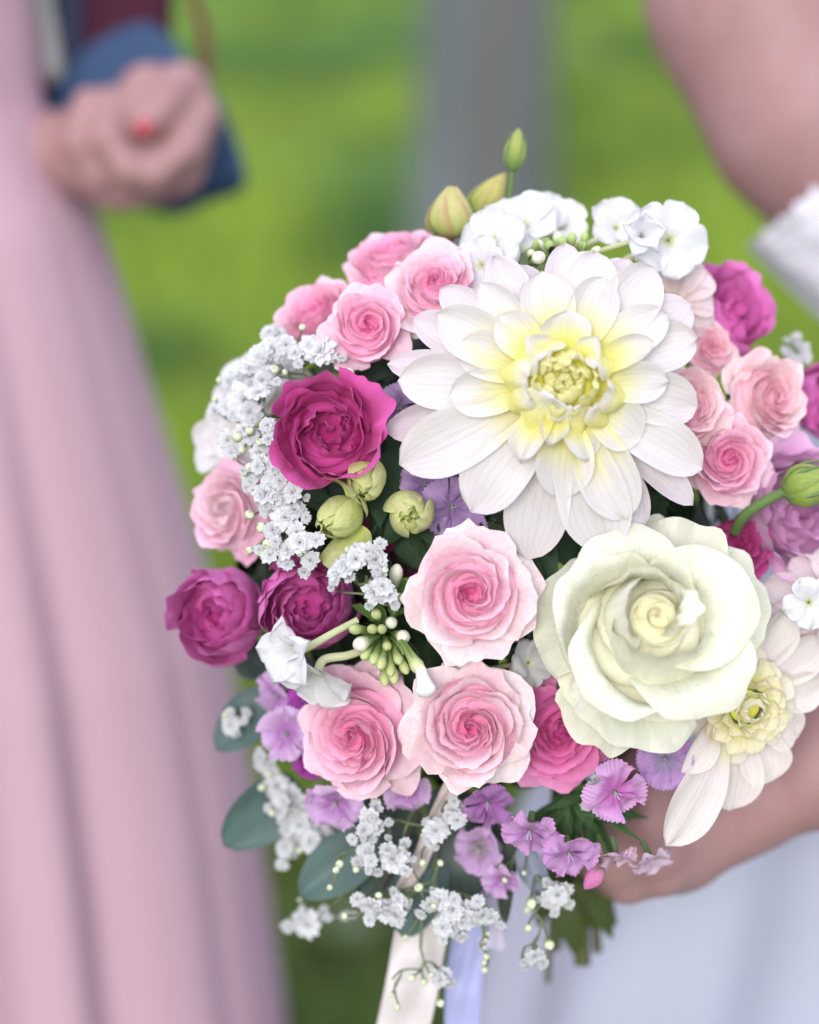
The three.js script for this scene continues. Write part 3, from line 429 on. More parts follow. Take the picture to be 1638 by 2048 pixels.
dahlia({ label: 'pale pink dahlia cut off by the right edge above the cream dahlia', px: 1705, py: 1235, dz: 0.05, unit: 1, petals: off([[1535, 1165, 42, 'o'], [1540, 1225, 45, 'm'], [1548, 1285, 42, 'o'], [1590, 1120, 42, 'b'], [1580, 1335, 45, 'b'], [1650, 1095, 42, 'o'], [1620, 1365, 42, 'o'], [1610, 1210, 35, 'i'], [1640, 1150, 34, 'i'], [1640, 1290, 34, 'i'], [1720, 1080, 42, 'b'], [1790, 1120, 42, 'o'], [1840, 1210, 42, 'b'], [1810, 1310, 42, 'o'], [1730, 1380, 42, 'b']].map(([x, y, w, l]) => [x, y, w, l, { rb: 40, zb: -30, zt: l === 'i' ? 0 : l === 'm' ? -30 : -50 }]), 1705, 1235), seed: 41, cols: pinkw, h: 50, core: 30, coreH: 24, coreZ: 18 });
dahlia({ label: 'white starry dahlia at the far left edge behind the small white clusters', px: 500, py: 835, dz: 0.085, unit: 1, n: [-0.3, 0.1, 0.95], petals: off([[362, 885, 32, 'o'], [366, 932, 28, 'b'], [395, 795, 36, 'o'], [425, 745, 34, 'b'], [452, 706, 34, 'o'], [505, 688, 34, 'b'], [560, 690, 34, 'o'], [610, 740, 34, 'o'], [420, 850, 34, 'm'], [450, 780, 34, 'm'], [520, 745, 32, 'm'], [430, 915, 34, 'm'], [500, 960, 34, 'o'], [590, 900, 34, 'o']].map(([x, y, w, l]) => [x, y, w * 1.3, l, { rb: 25, zb: -20, zt: l === 'm' ? -15 : -45, k: 1 }]), 500, 835), seed: 51, cols: whitew, h: 40, core: 24, coreH: 18, coreZ: 14 });
dahlia({ label: 'blurred blush dahlia petals behind the largest white dahlia near magenta bloom', px: 1345, py: 610, dz: 0.06, unit: 1, petals: off([[1425, 545, 36, 'o'], [1432, 600, 36, 'o'], [1395, 512, 36, 'b'], [1425, 655, 34, 'b'], [1340, 500, 34, 'o'], [1380, 690, 34, 'o']].map(([x, y, w, l]) => [x, y, w, l, { rb: 25, zb: -20, zt: -35, k: 1 }]), 1345, 610), seed: 61, cols: pinkw, h: 40, core: 24, coreH: 18, coreZ: 14 });

// ---------------------------------------------------------------- roses
const GR = 'pink roses of the bouquet';
const rose = (label, px, py, R, dz, n, seed, pal, ex = {}) => roseBloom({ name: 'rose', label, group: GR, px, py, R, dz, n, seed, pal, spin: seed * 1.3, ...ex });
rose('pale pink rose facing the viewer below the dahlia, left of the cream rose', 938, 1188, 124, 0.002, [-0.05, 0.05, 1], 1, PINK, { count: 32 });
rose('pale pink rose with dark pink heart, middle of the lower row of three', 940, 1460, 122, 0.01, [-0.05, -0.08, 1], 2, PINK, { count: 32 });
rose('pink rose turned left at the lower left, under the white phlox flowers', 702, 1475, 122, 0.03, [-0.42, -0.12, 0.9], 3, PINKB, { count: 34 });
rose('deep pink rose partly under the cream rose at the bottom', 1122, 1470, 112, 0.038, [0.1, -0.2, 0.97], 4, HOT, { count: 34 });
rose('small half open pink rose above the magenta bloom', 735, 650, 82, 0.03, [0.0, 0.12, 1], 5, PINKB, { count: 22 });
rose('pink rose tilted upward touching the upper left of the white dahlia', 872, 560, 104, 0.04, [-0.1, 0.5, 0.86], 6, PINK, { count: 28 });
rose('topmost blurred pink rose seen nearly edge on under the green buds', 785, 505, 105, 0.072, [-0.25, 0.82, 0.5], 7, PINKB, { count: 26 });
rose('blurred pink rose tilted away at the upper left rim', 632, 620, 92, 0.07, [-0.45, 0.55, 0.7], 8, PINKB, { count: 26 });
rose('small bright pink rose right of the dahlia, lowest of the right hand roses', 1460, 918, 84, 0.045, [0.1, 0.1, 1], 9, PINKB, { count: 30 });
rose('peach pink rose turned right with thin curled petals near the right edge', 1548, 795, 88, 0.06, [0.45, 0.1, 0.88], 10, PEACH, { count: 30 });
rose('pink rose half hidden behind the right petals of the dahlia', 1378, 815, 88, 0.04, [0.2, 0.1, 0.97], 11, PEACH, { count: 26 });
rose('small pink rose peeping out between dahlia and the blurred orchid pink bloom', 1425, 690, 60, 0.065, [0.3, 0.3, 0.9], 12, PEACH, { count: 22 });
rose('pale blush rose turned left on the left rim of the bouquet', 442, 1020, 92, 0.07, [-0.62, 0.02, 0.78], 13, BLUSH, { count: 30 });

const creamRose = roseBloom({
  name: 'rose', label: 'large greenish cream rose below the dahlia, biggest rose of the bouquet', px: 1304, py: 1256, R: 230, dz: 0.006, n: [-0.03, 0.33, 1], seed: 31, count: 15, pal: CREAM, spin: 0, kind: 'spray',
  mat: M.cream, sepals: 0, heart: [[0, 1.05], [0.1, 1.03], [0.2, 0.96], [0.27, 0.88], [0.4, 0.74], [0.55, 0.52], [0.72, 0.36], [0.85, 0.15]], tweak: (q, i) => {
    let k0 = 0; const C = (rho, H, a1, o) => ({ z0: k0++ < 1 ? 0.4 : k0 < 3 ? 0.28 : k0 < 5 ? 0.14 : 0, ...cupTo(rho, H, a1, 0.06, 0), nu: 30, nv: 28, sideCurl: 0.5, pw: 2.4, point: 0.02, ...o });
    const F = (rho, H, a1, o) => C(rho, H, a1, { mid: 0.12, sideCurl: 2.0, pw: 2.0, point: 0.05, knee: 0.56, ...o });
    const B = (rho, band, a1, o) => C(rho, 0.6 + band, a1, { knee: 0.94 - band * 0.75, mid: 0.95, sideCurl: -0.35, edge: 0.14 + band * 0.4, pw: 2, uneven: 0.05, ...o });
    return [
      B(0.22, 0.24, 98, { phi: -0.1, w: 0.85, a2: -20 }), C(0.27, 0.78, 106, { phi: 2.7, w: 1.5, a2: 90, edge: 0.12, spiral: -0.12 }), C(0.34, 0.76, 100, { phi: 1.4, w: 1.2, a2: 60, knee: 0.8, edge: 0.14 }), C(0.39, 0.72, 100, { phi: 4.6, w: 1.4, a2: 84, edge: 0.14 }),
      B(0.5, 0.42, 82, { phi: 0.1, w: 1.5, a2: -50 }), B(0.6, 0.26, 78, { phi: 3.8, w: 1.15, a2: -70 }), B(0.64, 0.14, 76, { phi: 2.6, w: 1.05, a2: -50 }), B(0.66, 0.3, 70, { phi: 1.7, w: 1.1, a2: -40 }),
      B(0.7, 0.42, 66, { phi: 5.4, w: 1.1, a2: -55, ruffle: 0.06 }), F(0.84, 0.66, 46, { phi: 0.95, w: 0.85, a2: -50, edge: 0.2, ruffle: 0.06, point: 0.1 }), F(0.84, 0.62, 40, { phi: 4.35, w: 0.85, a2: -55, edge: 0.2, ruffle: 0.05 }), F(0.84, 0.6, 40, { phi: 2.75, w: 0.8, a2: -55, edge: 0.2, ruffle: 0.05 }),
      C(0.95, 0.55, 14, { phi: 4.1, w: 0.72, a2: -40, knee: 0.66, edge: 0.34, ruffle: 0.12 }), C(0.98, 0.55, 16, { phi: 0.42, w: 0.72, a2: -40, knee: 0.66, edge: 0.3, ruffle: 0.08 }), C(0.92, 0.55, 16, { phi: 1.45, w: 0.6, a2: -35, knee: 0.7, edge: 0.36, point: 0.1 }),
    ][i];
  },
});
{ // its rolled bud: five petals wound into one scroll
  const sc = S(230, 0.006);
  for (let k = 0; k < 5; k++) {
    const a0 = k * 2.25, span = 4.4, sd = k * 5.3, top = 1.15 - 0.012 * k;
    mesh('petal', sheet(64, 16, (s, t) => {
      const u = (s + 1) / 2, th = a0 + u * span, r0 = 0.012 + 0.0185 * th + 0.01 * (vnoise(th * 1.3, k, 3) - 0.5), e = pow(abs(s), 4);
      const r = r0 + 0.1 * pow(1 - t, 1.6) * (0.4 + 0.12 * k) + 0.014 * sm(0.8, 1, t) * (k + 1) * 0.6, z = lerp(top - 0.42, top - 0.45 * r0 - 0.1 * e + 0.035 * (vnoise(th * 1.9, sd, 4) - 0.5), t);
      return [r * cos(th) * sc, r * sin(th) * sc, z * sc];
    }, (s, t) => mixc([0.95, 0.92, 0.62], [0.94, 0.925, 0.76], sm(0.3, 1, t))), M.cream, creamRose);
  }
}
// lisianthus
const GL = 'ruffled magenta and violet pink blooms';
const lis = (label, px, py, R, dz, n, seed, pal, ex = {}) => roseBloom({ name: 'lisianthus', cat: 'lisianthus', label, group: GL, px, py, R, dz, n, seed, pal, kind: 'cup', mat: M.lis, count: 19, spin: seed, ...ex });
lis('dark magenta ruffled bloom with open heart left of the white dahlia', 652, 862, 116, 0.012, [-0.08, 0.08, 1], 1, MAGENTA);
lis('magenta ruffled bloom farthest left on the bouquet rim', 428, 1230, 112, 0.06, [-0.35, -0.02, 0.93], 2, ORCHID, { tweak: (q, i, p) => ({ a1: lerp(96, 92, q), a2: lerp(100, q > 0.8 ? 84 : 116, q) + 20 * hash(i, 5, 5), knee: 0.6, ruffle: p.ruffle * 0.8 }) });
lis('magenta ruffled bloom between the far left one and the phlox', 612, 1212, 116, 0.04, [-0.1, 0, 1], 3, ORCHID, { tweak: (q, i, p) => ({ a1: lerp(96, 92, q), a2: lerp(100, q > 0.8 ? 84 : 116, q) + 20 * hash(i, 5, 5), knee: 0.6, ruffle: p.ruffle * 0.8 }) });
lis('blurred orchid pink bloom at the upper right rim behind the dahlia', 1462, 625, 100, 0.09, [0.5, 0.35, 0.8], 4, ORCHID);
lis('lilac pink bloom at the right edge behind the green bud', 1605, 1010, 125, 0.065, [0.35, 0, 0.93], 5, LILAC);
lis('small magenta bloom between the cream rose and the right edge', 1478, 1090, 66, 0.06, [0.2, 0, 0.97], 6, MAGENTA);
lis('blurred magenta bloom cut off by the right edge beside the peach rose', 1655, 800, 75, 0.1, [0.5, 0.1, 0.85], 7, ORCHID);
// pale green half open buds
const GB = 'pale green opening buds';
const bud = (label, px, py, R, dz, n, seed, ex = {}) => roseBloom({ name: 'flower_bud', cat: 'flower bud', label, group: GB, px, py, R: R / 0.37, dz, n, seed, pal: GREEN, kind: 'bud', mat: M.bud, count: 11, spin: seed, sepals: 0, tweak: (q, i) => ({ L: 0.6 + 0.2 * q, r0: 0.02 + 0.13 * q, a0: lerp(70, -10, q), ...(ex.tw ? ex.tw(q, i) : {}) }) });
bud('round pale green bud right under the dark magenta bloom', 722, 988, 48, 0.008, [-0.1, -0.45, 0.88], 1);
bud('larger pale green bud with loose outer petals, left one of three', 648, 1058, 60, 0.012, [-0.45, -0.3, 0.84], 2, { tw: (q, i) => i > 8 ? { a2: 60, a1: 60, w: 0.8 } : {} });
bud('round green bud with tan petal edges beside the lilac flowers', 820, 1034, 56, 0.008, [0, -0.08, 1], 3);
// calyx buds and tall buds at the rim
function calyxBud(label, x0, y0, x1, y1, w, dz, stem, o = {}) {        // foot and tip pixels
  const b = P(x0, y0, dz), t = thing('flower_bud', label, 'flower bud', 'closed green buds', b), tip = P(x1, y1, dz - 0.004).sub(b), L = tip.length(), W = S(w, dz), r = rng(x0), R = V3(), c1 = hex(o.c1 ?? '#b9c47a'), c2 = hex(o.c2 ?? '#8fae5c');
  const e = tip.clone().normalize(), sd = e.clone().cross(FWD).normalize(), bk = sd.clone().cross(e), K = o.petals ?? 6;
  for (let i = 0; i < K; i++) {
    const a = i / K * 6.283, rd = sd.clone().multiplyScalar(cos(a)).addScaledVector(bk, sin(a)), tw = o.twist ?? 0.5;
    const g = sheet(8, 16, (s, v) => { const q = a + s * 0.75 + tw * v, pr = W * pow(sin(PI * min(1, pow(v, o.fat ?? 0.75) * 0.97 + 0.02)), 0.8) * (1 - 0.05 * s) + (o.open ?? 0) * W * v * v * (0.5 + 0.5 * hash(i, 4, x0)); R.copy(sd).multiplyScalar(cos(q) * pr).addScaledVector(bk, sin(q) * pr).addScaledVector(tip, v * (1 - 0.06 * s * s * v)); return [R.x, R.y, R.z]; }, (s, v) => mixc(mixc(c2, c1, sm(0.1, 0.7, v)), hex(o.c3 ?? '#c9a488'), sm(0.55, 1, abs(s)) * (o.edge ?? 0.5)));
    mesh('petal', g, M.bud, t);
  }
  for (let i = 0; i < 5; i++) { const a = i * 1.257 + 0.4, rd = sd.clone().multiplyScalar(cos(a)).addScaledVector(bk, sin(a)), l = o.sepal ?? 0.5; const q = rd.clone().multiplyScalar(W * 1.02).addScaledVector(e, L * l * 0.55); mesh('sepal', tube([V3(), rd.clone().multiplyScalar(W * 0.6).addScaledVector(e, L * 0.12), q, rd.clone().multiplyScalar(W * (1.25 - l * 0.5)).addScaledVector(e, L * l)], W * 0.13, 12, 6, W * 0.04), M.sepal, t); }
  mesh('stem', paint(tube(stem.map(([x, y, d]) => P(x, y, d).sub(b)), S(o.sw ?? 8, dz), 20, 8, S(o.sw ?? 8, dz) * 1.1), [0.12, 0.2, 0.06]), M.green, t);
}
M.sepal = new THREE.MeshPhysicalMaterial({ color: new THREE.Color().setRGB(0.13, 0.22, 0.07), roughness: 0.6 });
calyxBud('tall slim green bud rising highest above the bouquet', 1024, 343, 1038, 256, 22, 0.075, [[1024, 343, 0.075], [1018, 400, 0.077], [1010, 520, 0.085]], { c1: '#b4c870', c2: '#7fa850', edge: 0.1, twist: 0.25, sepal: 0.9, sw: 6 });
calyxBud('yellow green bud leaning right beside the tall slim bud', 945, 440, 1012, 345, 34, 0.08, [[945, 440, 0.08], [930, 480, 0.085], [920, 540, 0.09]], { c1: '#c8c878', c2: '#8fae50', edge: 0.4, twist: 0.5, fat: 0.6, sepal: 0.25 });
calyxBud('plump greenish yellow bud with brownish streaks above the topmost pink rose', 898, 478, 905, 372, 48, 0.07, [[898, 478, 0.07], [900, 520, 0.08], [905, 580, 0.09]], { c1: '#cfd08c', c2: '#a8bd68', c3: '#b98a70', edge: 0.8, twist: 0.7, open: 0.15, fat: 0.6, sepal: 0.22 });
calyxBud('green bud with dark sepals on a curved thick stem at the right edge', 1566, 985, 1668, 950, 44, 0.04, [[1566, 985, 0.04], [1530, 1003, 0.04], [1490, 1030, 0.045], [1470, 1062, 0.055]], { c1: '#a9c46a', c2: '#8fb04e', c3: '#7d8f50', edge: 0.5, twist: 0.3, sepal: 1.0, sw: 11 });

// ---------------------------------------------------------------- baby's breath: sprays of small double white florets on hair-thin stems
const PUFF = [1, 2, 3, 4].map((sd) => {
  const r = rng(sd * 77), g = [];
  for (const [n, el, L, W] of [[11, 2, 1, 0.27], [9, 15, 0.8, 0.25], [7, 32, 0.58, 0.2], [5, 52, 0.36, 0.15], [3, 75, 0.2, 0.1]]) for (let i = 0; i < n; i++) {
    const a = (i + r() * 0.5) / n * 6.283 + el, e = (el + (r() - 0.5) * 20) * PI / 180, l = L * (0.85 + 0.3 * r()), tn = 0.97 + 0.06 * r();
    g.push(blade({ b: V3(0.06 * cos(a), 0.06 * sin(a), 0), tip: V3(l * cos(e) * cos(a), l * cos(e) * sin(a), l * sin(e) * 0.8), W: W * (0.85 + 0.3 * r()), out: 'round', roll: 0.35, arch: 0.05, curl: -0.12 * r(), wave: 0.3, fringe: 0.1, twist: (r() - 0.5) * 0.5, seed: sd * 9 + i, nu: 6, nv: 6 }, (s, v) => mixc([0.66, 0.74, 0.54], [0.85 * tn, 0.87 * tn, 0.89 * tn], sm(0, 0.3, v))));
  }
  return mergeGeometries(g);
});
const CALYX = paint(new THREE.LatheGeometry([[0.03, -0.62], [0.12, -0.55], [0.26, -0.3], [0.32, 0], [0.28, 0.1]].map(([x, y]) => new THREE.Vector2(x, y)), 10).rotateX(PI / 2), [0.2, 0.3, 0.12]);
const BABYBUD = (() => { const c = new THREE.LatheGeometry([[0.02, -0.8], [0.3, -0.7], [0.72, -0.3], [0.86, 0.1], [0.74, 0.42], [0.4, 0.75], [0.02, 0.85]].map(([x, y]) => new THREE.Vector2(x, y)), 12).rotateX(PI / 2); const g = [paint(c, (x, y, z) => mixc([0.28, 0.4, 0.16], [0.72, 0.78, 0.55], sm(-0.3, 0.5, z)))]; for (let i = 0; i < 5; i++) { const a = i * 1.257; g.push(blade({ b: polar(a, 0.35, 0.5), tip: polar(a + 0.5, 0.1, 1.05), W: 0.3, out: 'round', roll: 1, nu: 4, nv: 4 }, () => [0.8, 0.82, 0.74]).toNonIndexed()); } const h = g.map((q) => (q.index ? q.toNonIndexed() : q)); return mergeGeometries(h); })();
function spray(label, florets, buds, root, o = {}) {
  const rt = P(...root), t = thing('babys_breath', label, 'flower spray', "baby's breath sprays", rt), r = rng(root[0] + root[1]), st = [], ends = [], dz0 = o.dz ?? 0;
  const qo = new THREE.Object3D(), cx = florets.concat(buds).reduce((a, f) => [a[0] + f[0], a[1] + f[1]], [0, 0]).map((v) => v / (florets.length + buds.length));
  const node = P(lerp(cx[0], root[0], 0.5), lerp(cx[1], root[1], 0.5), lerp((o.at ?? dome(...cx)) + 0.012, root[2], 0.4)).sub(rt);
  const at = (f, nm, geo, mat, R, k) => {
    const dz = f[3] ?? ((o.at ?? dome(f[0], f[1])) + dz0 + (r() - 0.5) * 0.008), p = P(f[0], f[1], dz).sub(rt), m = mesh(nm, geo, mat, t);
    const n = domeN(f[0], f[1], 0.45); face(m, [n[0] + (r() - 0.5) * k, n[1] + 0.3 + (r() - 0.5) * k, n[2]], r() * 6); m.position.copy(p); const s = S(R, dz); m.scale.setScalar(s);
    const back = V3(0, 0, -0.6 * s).applyQuaternion(m.quaternion).add(p); ends.push([back, p.length()]); return m;
  };
  florets = florets.flatMap((f) => { const a = r() * 6.28, b = a + 1.5 + 2 * r(); return [[f[0], f[1], f[2] * 0.86, f[3]], [f[0] + cos(a) * f[2] * 1.1, f[1] + sin(a) * f[2] * 1.1, f[2] * (0.4 + 0.25 * r()), f[3]], ...(r() < 0.5 ? [[f[0] + cos(b) * f[2] * 1.25, f[1] + sin(b) * f[2] * 1.25, f[2] * (0.35 + 0.2 * r()), f[3]]] : [])]; });
  for (const f of florets) { const m = at(f, 'floret', PUFF[floor(r() * 4)], M.puff, f[2] * (0.95 + 0.3 * r()), 0.9); mesh('calyx', CALYX, M.green, m); }
  for (const f of buds) at(f, 'bud', BABYBUD, M.green, (f[2] ?? 11) * (0.75 + 0.3 * r()), 1.2); t.children.slice(-buds.length || 1e9).forEach((c) => { if (c.name === 'bud') c.scale.multiply(V3(0.85 + 0.2 * r(), 0.9, 1 + 0.25 * r())); });
  ends.sort((a, b) => a[1] - b[1]);
  const forks = [V3(), node]; st.push(tube([node, node.clone().multiplyScalar(0.5).addScaledVector(FWD, 0.004), V3()], 0.0008, 8, 5, 0.001));
  for (const [e] of ends) { let best = null, bd = 1e9; for (const k of forks) { const d = k.distanceTo(e) + 0.35 * k.length(); if (d < bd) { bd = d; best = k; } } const mid = e.clone().lerp(best, 0.5).add(V3((r() - 0.5) * 0.005, (r() - 0.5) * 0.005, 0).addScaledVector(FWD, 0.002 + 0.2 * e.distanceTo(best))); st.push(tube([e, mid, best], 0.00042, 8, 5, 0.0006)); forks.push(mid); }
  mesh('stem', paint(mergeGeometries(st), [0.2, 0.26, 0.13]), M.green, t);
}
spray('two fluffy white clusters left of the small half open pink rose', [[545, 700, 34], [520, 712, 30], [572, 690, 26], [640, 700, 36], [618, 690, 24], [655, 712, 24], [500, 735, 26], [590, 705, 20]], [[605, 655, 10], [570, 745, 11], [700, 745, 13], [725, 765, 12]], [640, 800, 0.07]);
spray('large fluffy white cluster left of the dark magenta bloom', [[490, 800, 46], [470, 785, 34], [515, 785, 30], [500, 825, 30], [455, 812, 26], [525, 760, 22], [480, 745, 26], [455, 880, 24], [535, 850, 24], [520, 905, 24], [500, 870, 24]], [[475, 875, 15], [500, 862, 16], [485, 900, 12], [520, 885, 12], [470, 748, 13], [430, 800, 10], [440, 760, 10], [550, 740, 11]], [560, 880, 0.06]);
spray('loose white florets and round buds between the blush rose and green buds', [[548, 945, 32], [560, 962, 24], [530, 985, 30], [548, 1000, 24], [570, 1035, 34], [590, 1020, 24], [600, 1085, 30], [575, 1100, 26], [500, 965, 24], [520, 930, 26], [585, 985, 24], [545, 1060, 22], [620, 1120, 24], [540, 1110, 22]], [[575, 955, 13], [470, 915, 12], [500, 935, 16], [510, 925, 11], [500, 1030, 14], [525, 1055, 17], [536, 1088, 15], [565, 1092, 13], [600, 1108, 12], [488, 955, 11], [515, 1000, 10], [500, 1100, 10], [525, 1110, 9]], [610, 980, 0.06]);
spray('bright white florets under the left green bud above the magenta bloom', [[690, 1130, 32], [712, 1118, 26], [676, 1142, 24], [735, 1105, 28], [752, 1120, 26], [668, 1160, 15], [765, 1172, 30], [750, 1185, 26], [778, 1190, 22]], [[695, 1100, 10], [770, 1140, 10]], [740, 1160, 0.05]);
spray('white fluffy florets hanging under the lower left pink rose', [[740, 1640, 27], [728, 1660, 24], [755, 1656, 20], [785, 1718, 32], [775, 1700, 22], [798, 1705, 20], [732, 1705, 24], [742, 1722, 18], [872, 1660, 26], [860, 1672, 22], [885, 1650, 20], [915, 1640, 24], [905, 1625, 20], [810, 1715, 16]], [[905, 1600, 10], [838, 1775, 12], [845, 1725, 11], [680, 1728, 12], [672, 1740, 10], [713, 1738, 11], [660, 1775, 10]], [840, 1600, 0.07], { at: 0.045 });
spray('row of white florets trailing above the cream ribbon', [[740, 1812, 26], [770, 1820, 30], [790, 1830, 28], [800, 1815, 24], [860, 1810, 24], [880, 1800, 26], [905, 1820, 30], [925, 1835, 30], [915, 1850, 24], [965, 1832, 28], [980, 1836, 24], [940, 1820, 22], [885, 1855, 22]], [[758, 1790, 12], [875, 1790, 12], [868, 1812, 11], [690, 1832, 10], [820, 1800, 10], [880, 1725, 9]], [880, 1660, 0.08], { at: 0.05 });
spray('drooping thin sprig of pale green buds in front of the cream ribbon', [[880, 1960, 22], [890, 1950, 18]], [[825, 1955, 11], [795, 2015, 10], [848, 1962, 11], [862, 1950, 10], [785, 1960, 8], [783, 1990, 8], [880, 2005, 11], [812, 1875, 9]], [845, 1830, 0.06], { at: 0.062 });
spray('short hanging string of tiny green buds right of the blue ribbon', [], [[972, 1880, 8], [968, 1895, 8], [973, 1912, 10], [968, 1925, 8], [970, 1938, 9], [976, 1866, 7]], [965, 1840, 0.055], { at: 0.06 });
spray('white floret with green buds low centre above the stem ends', [[1115, 1790, 26], [1100, 1802, 24], [1130, 1778, 20], [1070, 1912, 22], [1062, 1925, 16]], [[1062, 1805, 14], [1055, 1820, 11], [1048, 1745, 8], [1056, 1855, 11], [1098, 1888, 13], [1058, 1912, 12], [1004, 1735, 12], [1010, 1760, 8]], [1040, 1690, 0.07], { at: 0.055 });
spray('single white floret beside the fringed violet flower under the cream rose', [[1185, 1585, 24], [1178, 1592, 20], [1194, 1580, 16]], [], [1150, 1560, 0.06], { at: 0.035 });
spray('blurred white clusters running down the lower left rim', [[530, 1530, 22], [520, 1515, 18], [555, 1570, 26], [560, 1600, 24], [590, 1590, 26], [580, 1630, 24], [600, 1650, 26], [575, 1660, 22], [620, 1680, 30], [560, 1620, 20], [640, 1660, 22], [610, 1620, 22]], [[525, 1575, 12], [545, 1625, 13], [540, 1550, 10], [600, 1700, 10]], [650, 1560, 0.1], { at: 0.095 });
spray('blurred single white florets at the lower left in the open air', [[570, 1692, 30], [612, 1848, 34], [585, 1690, 16], [598, 1838, 18], [655, 1835, 12], [690, 1832, 13]], [[660, 1790, 9], [600, 1800, 8]], [680, 1640, 0.1], { at: 0.105 });
spray('blurred pale florets lying on the upper eucalyptus leaf', [[462, 1450, 22], [492, 1425, 15], [470, 1465, 14]], [[450, 1430, 9]], [540, 1450, 0.1], { at: 0.09 });
spray('blurred white florets at the right edge above the peach rose', [[1575, 705, 22], [1600, 690, 18], [1612, 712, 18], [1590, 720, 16]], [[1585, 675, 10], [1625, 735, 9]], [1570, 780, 0.12], { at: 0.11 });

// ---------------------------------------------------------------- fringed lilac flowers
function fringed(label, px, py, R, dz, n, seed, o = {}) {
  const d = dz ?? dome(px, py), sc = S(R, d), t = bloom('dianthus', label, 'flower', 'fringed lilac flowers', px, py, d, n, sc * 0.25, seed), r = rng(seed * 31 + 7), a0 = hex(o.c0 ?? '#d6b2e2'), a1 = hex(o.c1 ?? '#e6cdef'), ey = hex(o.eye ?? '#b468b8'), up = o.cup ?? 0.2;
  for (let i = 0; i < 5; i++) {
    const a = i * 1.2566 + (r() - 0.5) * 0.25, L = 1 + (r() - 0.5) * 0.18;
    mesh('petal', blade({ b: polar(a, 0.08, 0).multiplyScalar(sc), tip: polar(a, L, up + (r() - 0.5) * 0.25).multiplyScalar(sc), W: 0.8 * sc, out: 'fan', roll: 0.5, arch: 0.08, curl: (r() - 0.6) * 0.3, wave: 0.45, fringe: 0.11, twist: (r() - 0.5) * 0.5, seed: i + seed * 1.3, nu: 27, nv: 12 }, (s, v) => { const k = mixc(a0, a1, sm(0.4, 1, v)); return mixc(k, ey, clamp(sm(0.62, 0.2, v) * (0.35 + 0.65 * vnoise(s * 7, seed, 3)) * (o.mark ?? 0.8))); }), M.fringed, t);
  }
  for (let i = 0; i < 4; i++) { const a = i * 1.6 + seed; mesh('stamen', paint(tube([V3(), polar(a, 0.06, 0.2).multiplyScalar(sc), polar(a, 0.12, 0.36).multiplyScalar(sc)], 0.018 * sc, 6, 5), [0.75, 0.7, 0.78]), M.green, t); }
  mesh('calyx', paint(new THREE.CylinderGeometry(0.14 * sc, 0.12 * sc, 0.8 * sc, 10).rotateX(PI / 2).translate(0, 0, -0.4 * sc), [0.1, 0.17, 0.07]), M.green, t);
}
fringed('lilac fringed flower left of the lower left pink rose', 568, 1470, 58, 0.06, [-0.4, -0.1, 0.9], 1);
fringed('lilac fringed flower hanging under the lower left pink rose', 668, 1612, 60, 0.055, [-0.2, -0.5, 0.85], 2);
fringed('lilac flower between two pink roses of the lower row, mostly covered', 815, 1590, 50, 0.05, [0.1, -0.5, 0.86], 3);
fringed('narrow lilac flower seen from the side above the left eucalyptus leaf', 545, 1395, 55, 0.075, [-0.75, -0.2, 0.6], 4);
fringed('bright purple flower deep between the phlox and eucalyptus leaf', 612, 1398, 45, 0.06, [-0.4, 0, 0.9], 5, { c0: '#b04ab4', c1: '#c062c4', eye: '#7a1f7a' });
fringed('deep violet flower wedged under the lower left pink rose edge', 618, 1515, 45, 0.07, [-0.5, -0.2, 0.85], 6, { c0: '#a03a9c', c1: '#b552b0', eye: '#701c6c' });
fringed('violet fringed flower with grey eye under the cream rose', 1330, 1520, 58, 0.03, [-0.15, -0.1, 1], 7, { c0: '#c6a2dc', c1: '#d0b0e4', eye: '#8e9aa2', mark: 0.9 });
fringed('bright lilac pink fringed flower below the cream rose beside white floret', 1235, 1590, 62, 0.022, [0.3, -0.3, 0.9], 8, { c0: '#dca0dc', c1: '#e8c0ec', eye: '#d060c0' });
fringed('lilac fringed flower at the bottom centre, left of a pair', 1058, 1672, 56, 0.03, [-0.15, -0.7, 0.7], 9, { c1: '#dcaade' });
fringed('lilac fringed flower at the bottom centre, right of a pair', 1140, 1715, 56, 0.03, [0.05, -0.55, 0.83], 10, { c1: '#dcaade' });
fringed('small pale lilac flower seen from the side next to the hand', 1235, 1715, 42, 0.04, [0.2, -0.85, 0.5], 11, { c1: '#e8ccdc', c0: '#e0c4d4' });
fringed('small white and lilac flower hanging before the gripping hand', 1305, 1722, 45, 0.05, [0.4, -0.8, 0.5], 12, { c1: '#e6d4e6', c0: '#dcd0dc', eye: '#c070b8' });
fringed('dim lilac flower with greenish eye among the dark leaves', 955, 1700, 52, 0.065, [-0.3, -0.3, 0.9], 13, { eye: '#8a9a70' });
fringed('small lilac flower tucked under the middle rose of the lower row', 975, 1612, 50, 0.045, [0, -0.6, 0.8], 14, { c0: '#b884c4', c1: '#c898d4' });
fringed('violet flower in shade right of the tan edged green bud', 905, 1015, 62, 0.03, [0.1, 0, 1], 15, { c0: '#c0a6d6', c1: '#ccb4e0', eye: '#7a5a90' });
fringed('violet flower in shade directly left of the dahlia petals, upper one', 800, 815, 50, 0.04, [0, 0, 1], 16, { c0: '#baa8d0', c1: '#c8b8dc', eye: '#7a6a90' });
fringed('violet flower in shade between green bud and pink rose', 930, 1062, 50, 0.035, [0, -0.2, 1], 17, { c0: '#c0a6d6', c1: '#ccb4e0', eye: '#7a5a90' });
fringed('violet flower in shade under the lower left dahlia petals, highest of three', 848, 968, 52, 0.035, [-0.1, 0.1, 1], 21, { c0: '#c0a6d6', c1: '#ccb4e0', eye: '#7a5a90' });
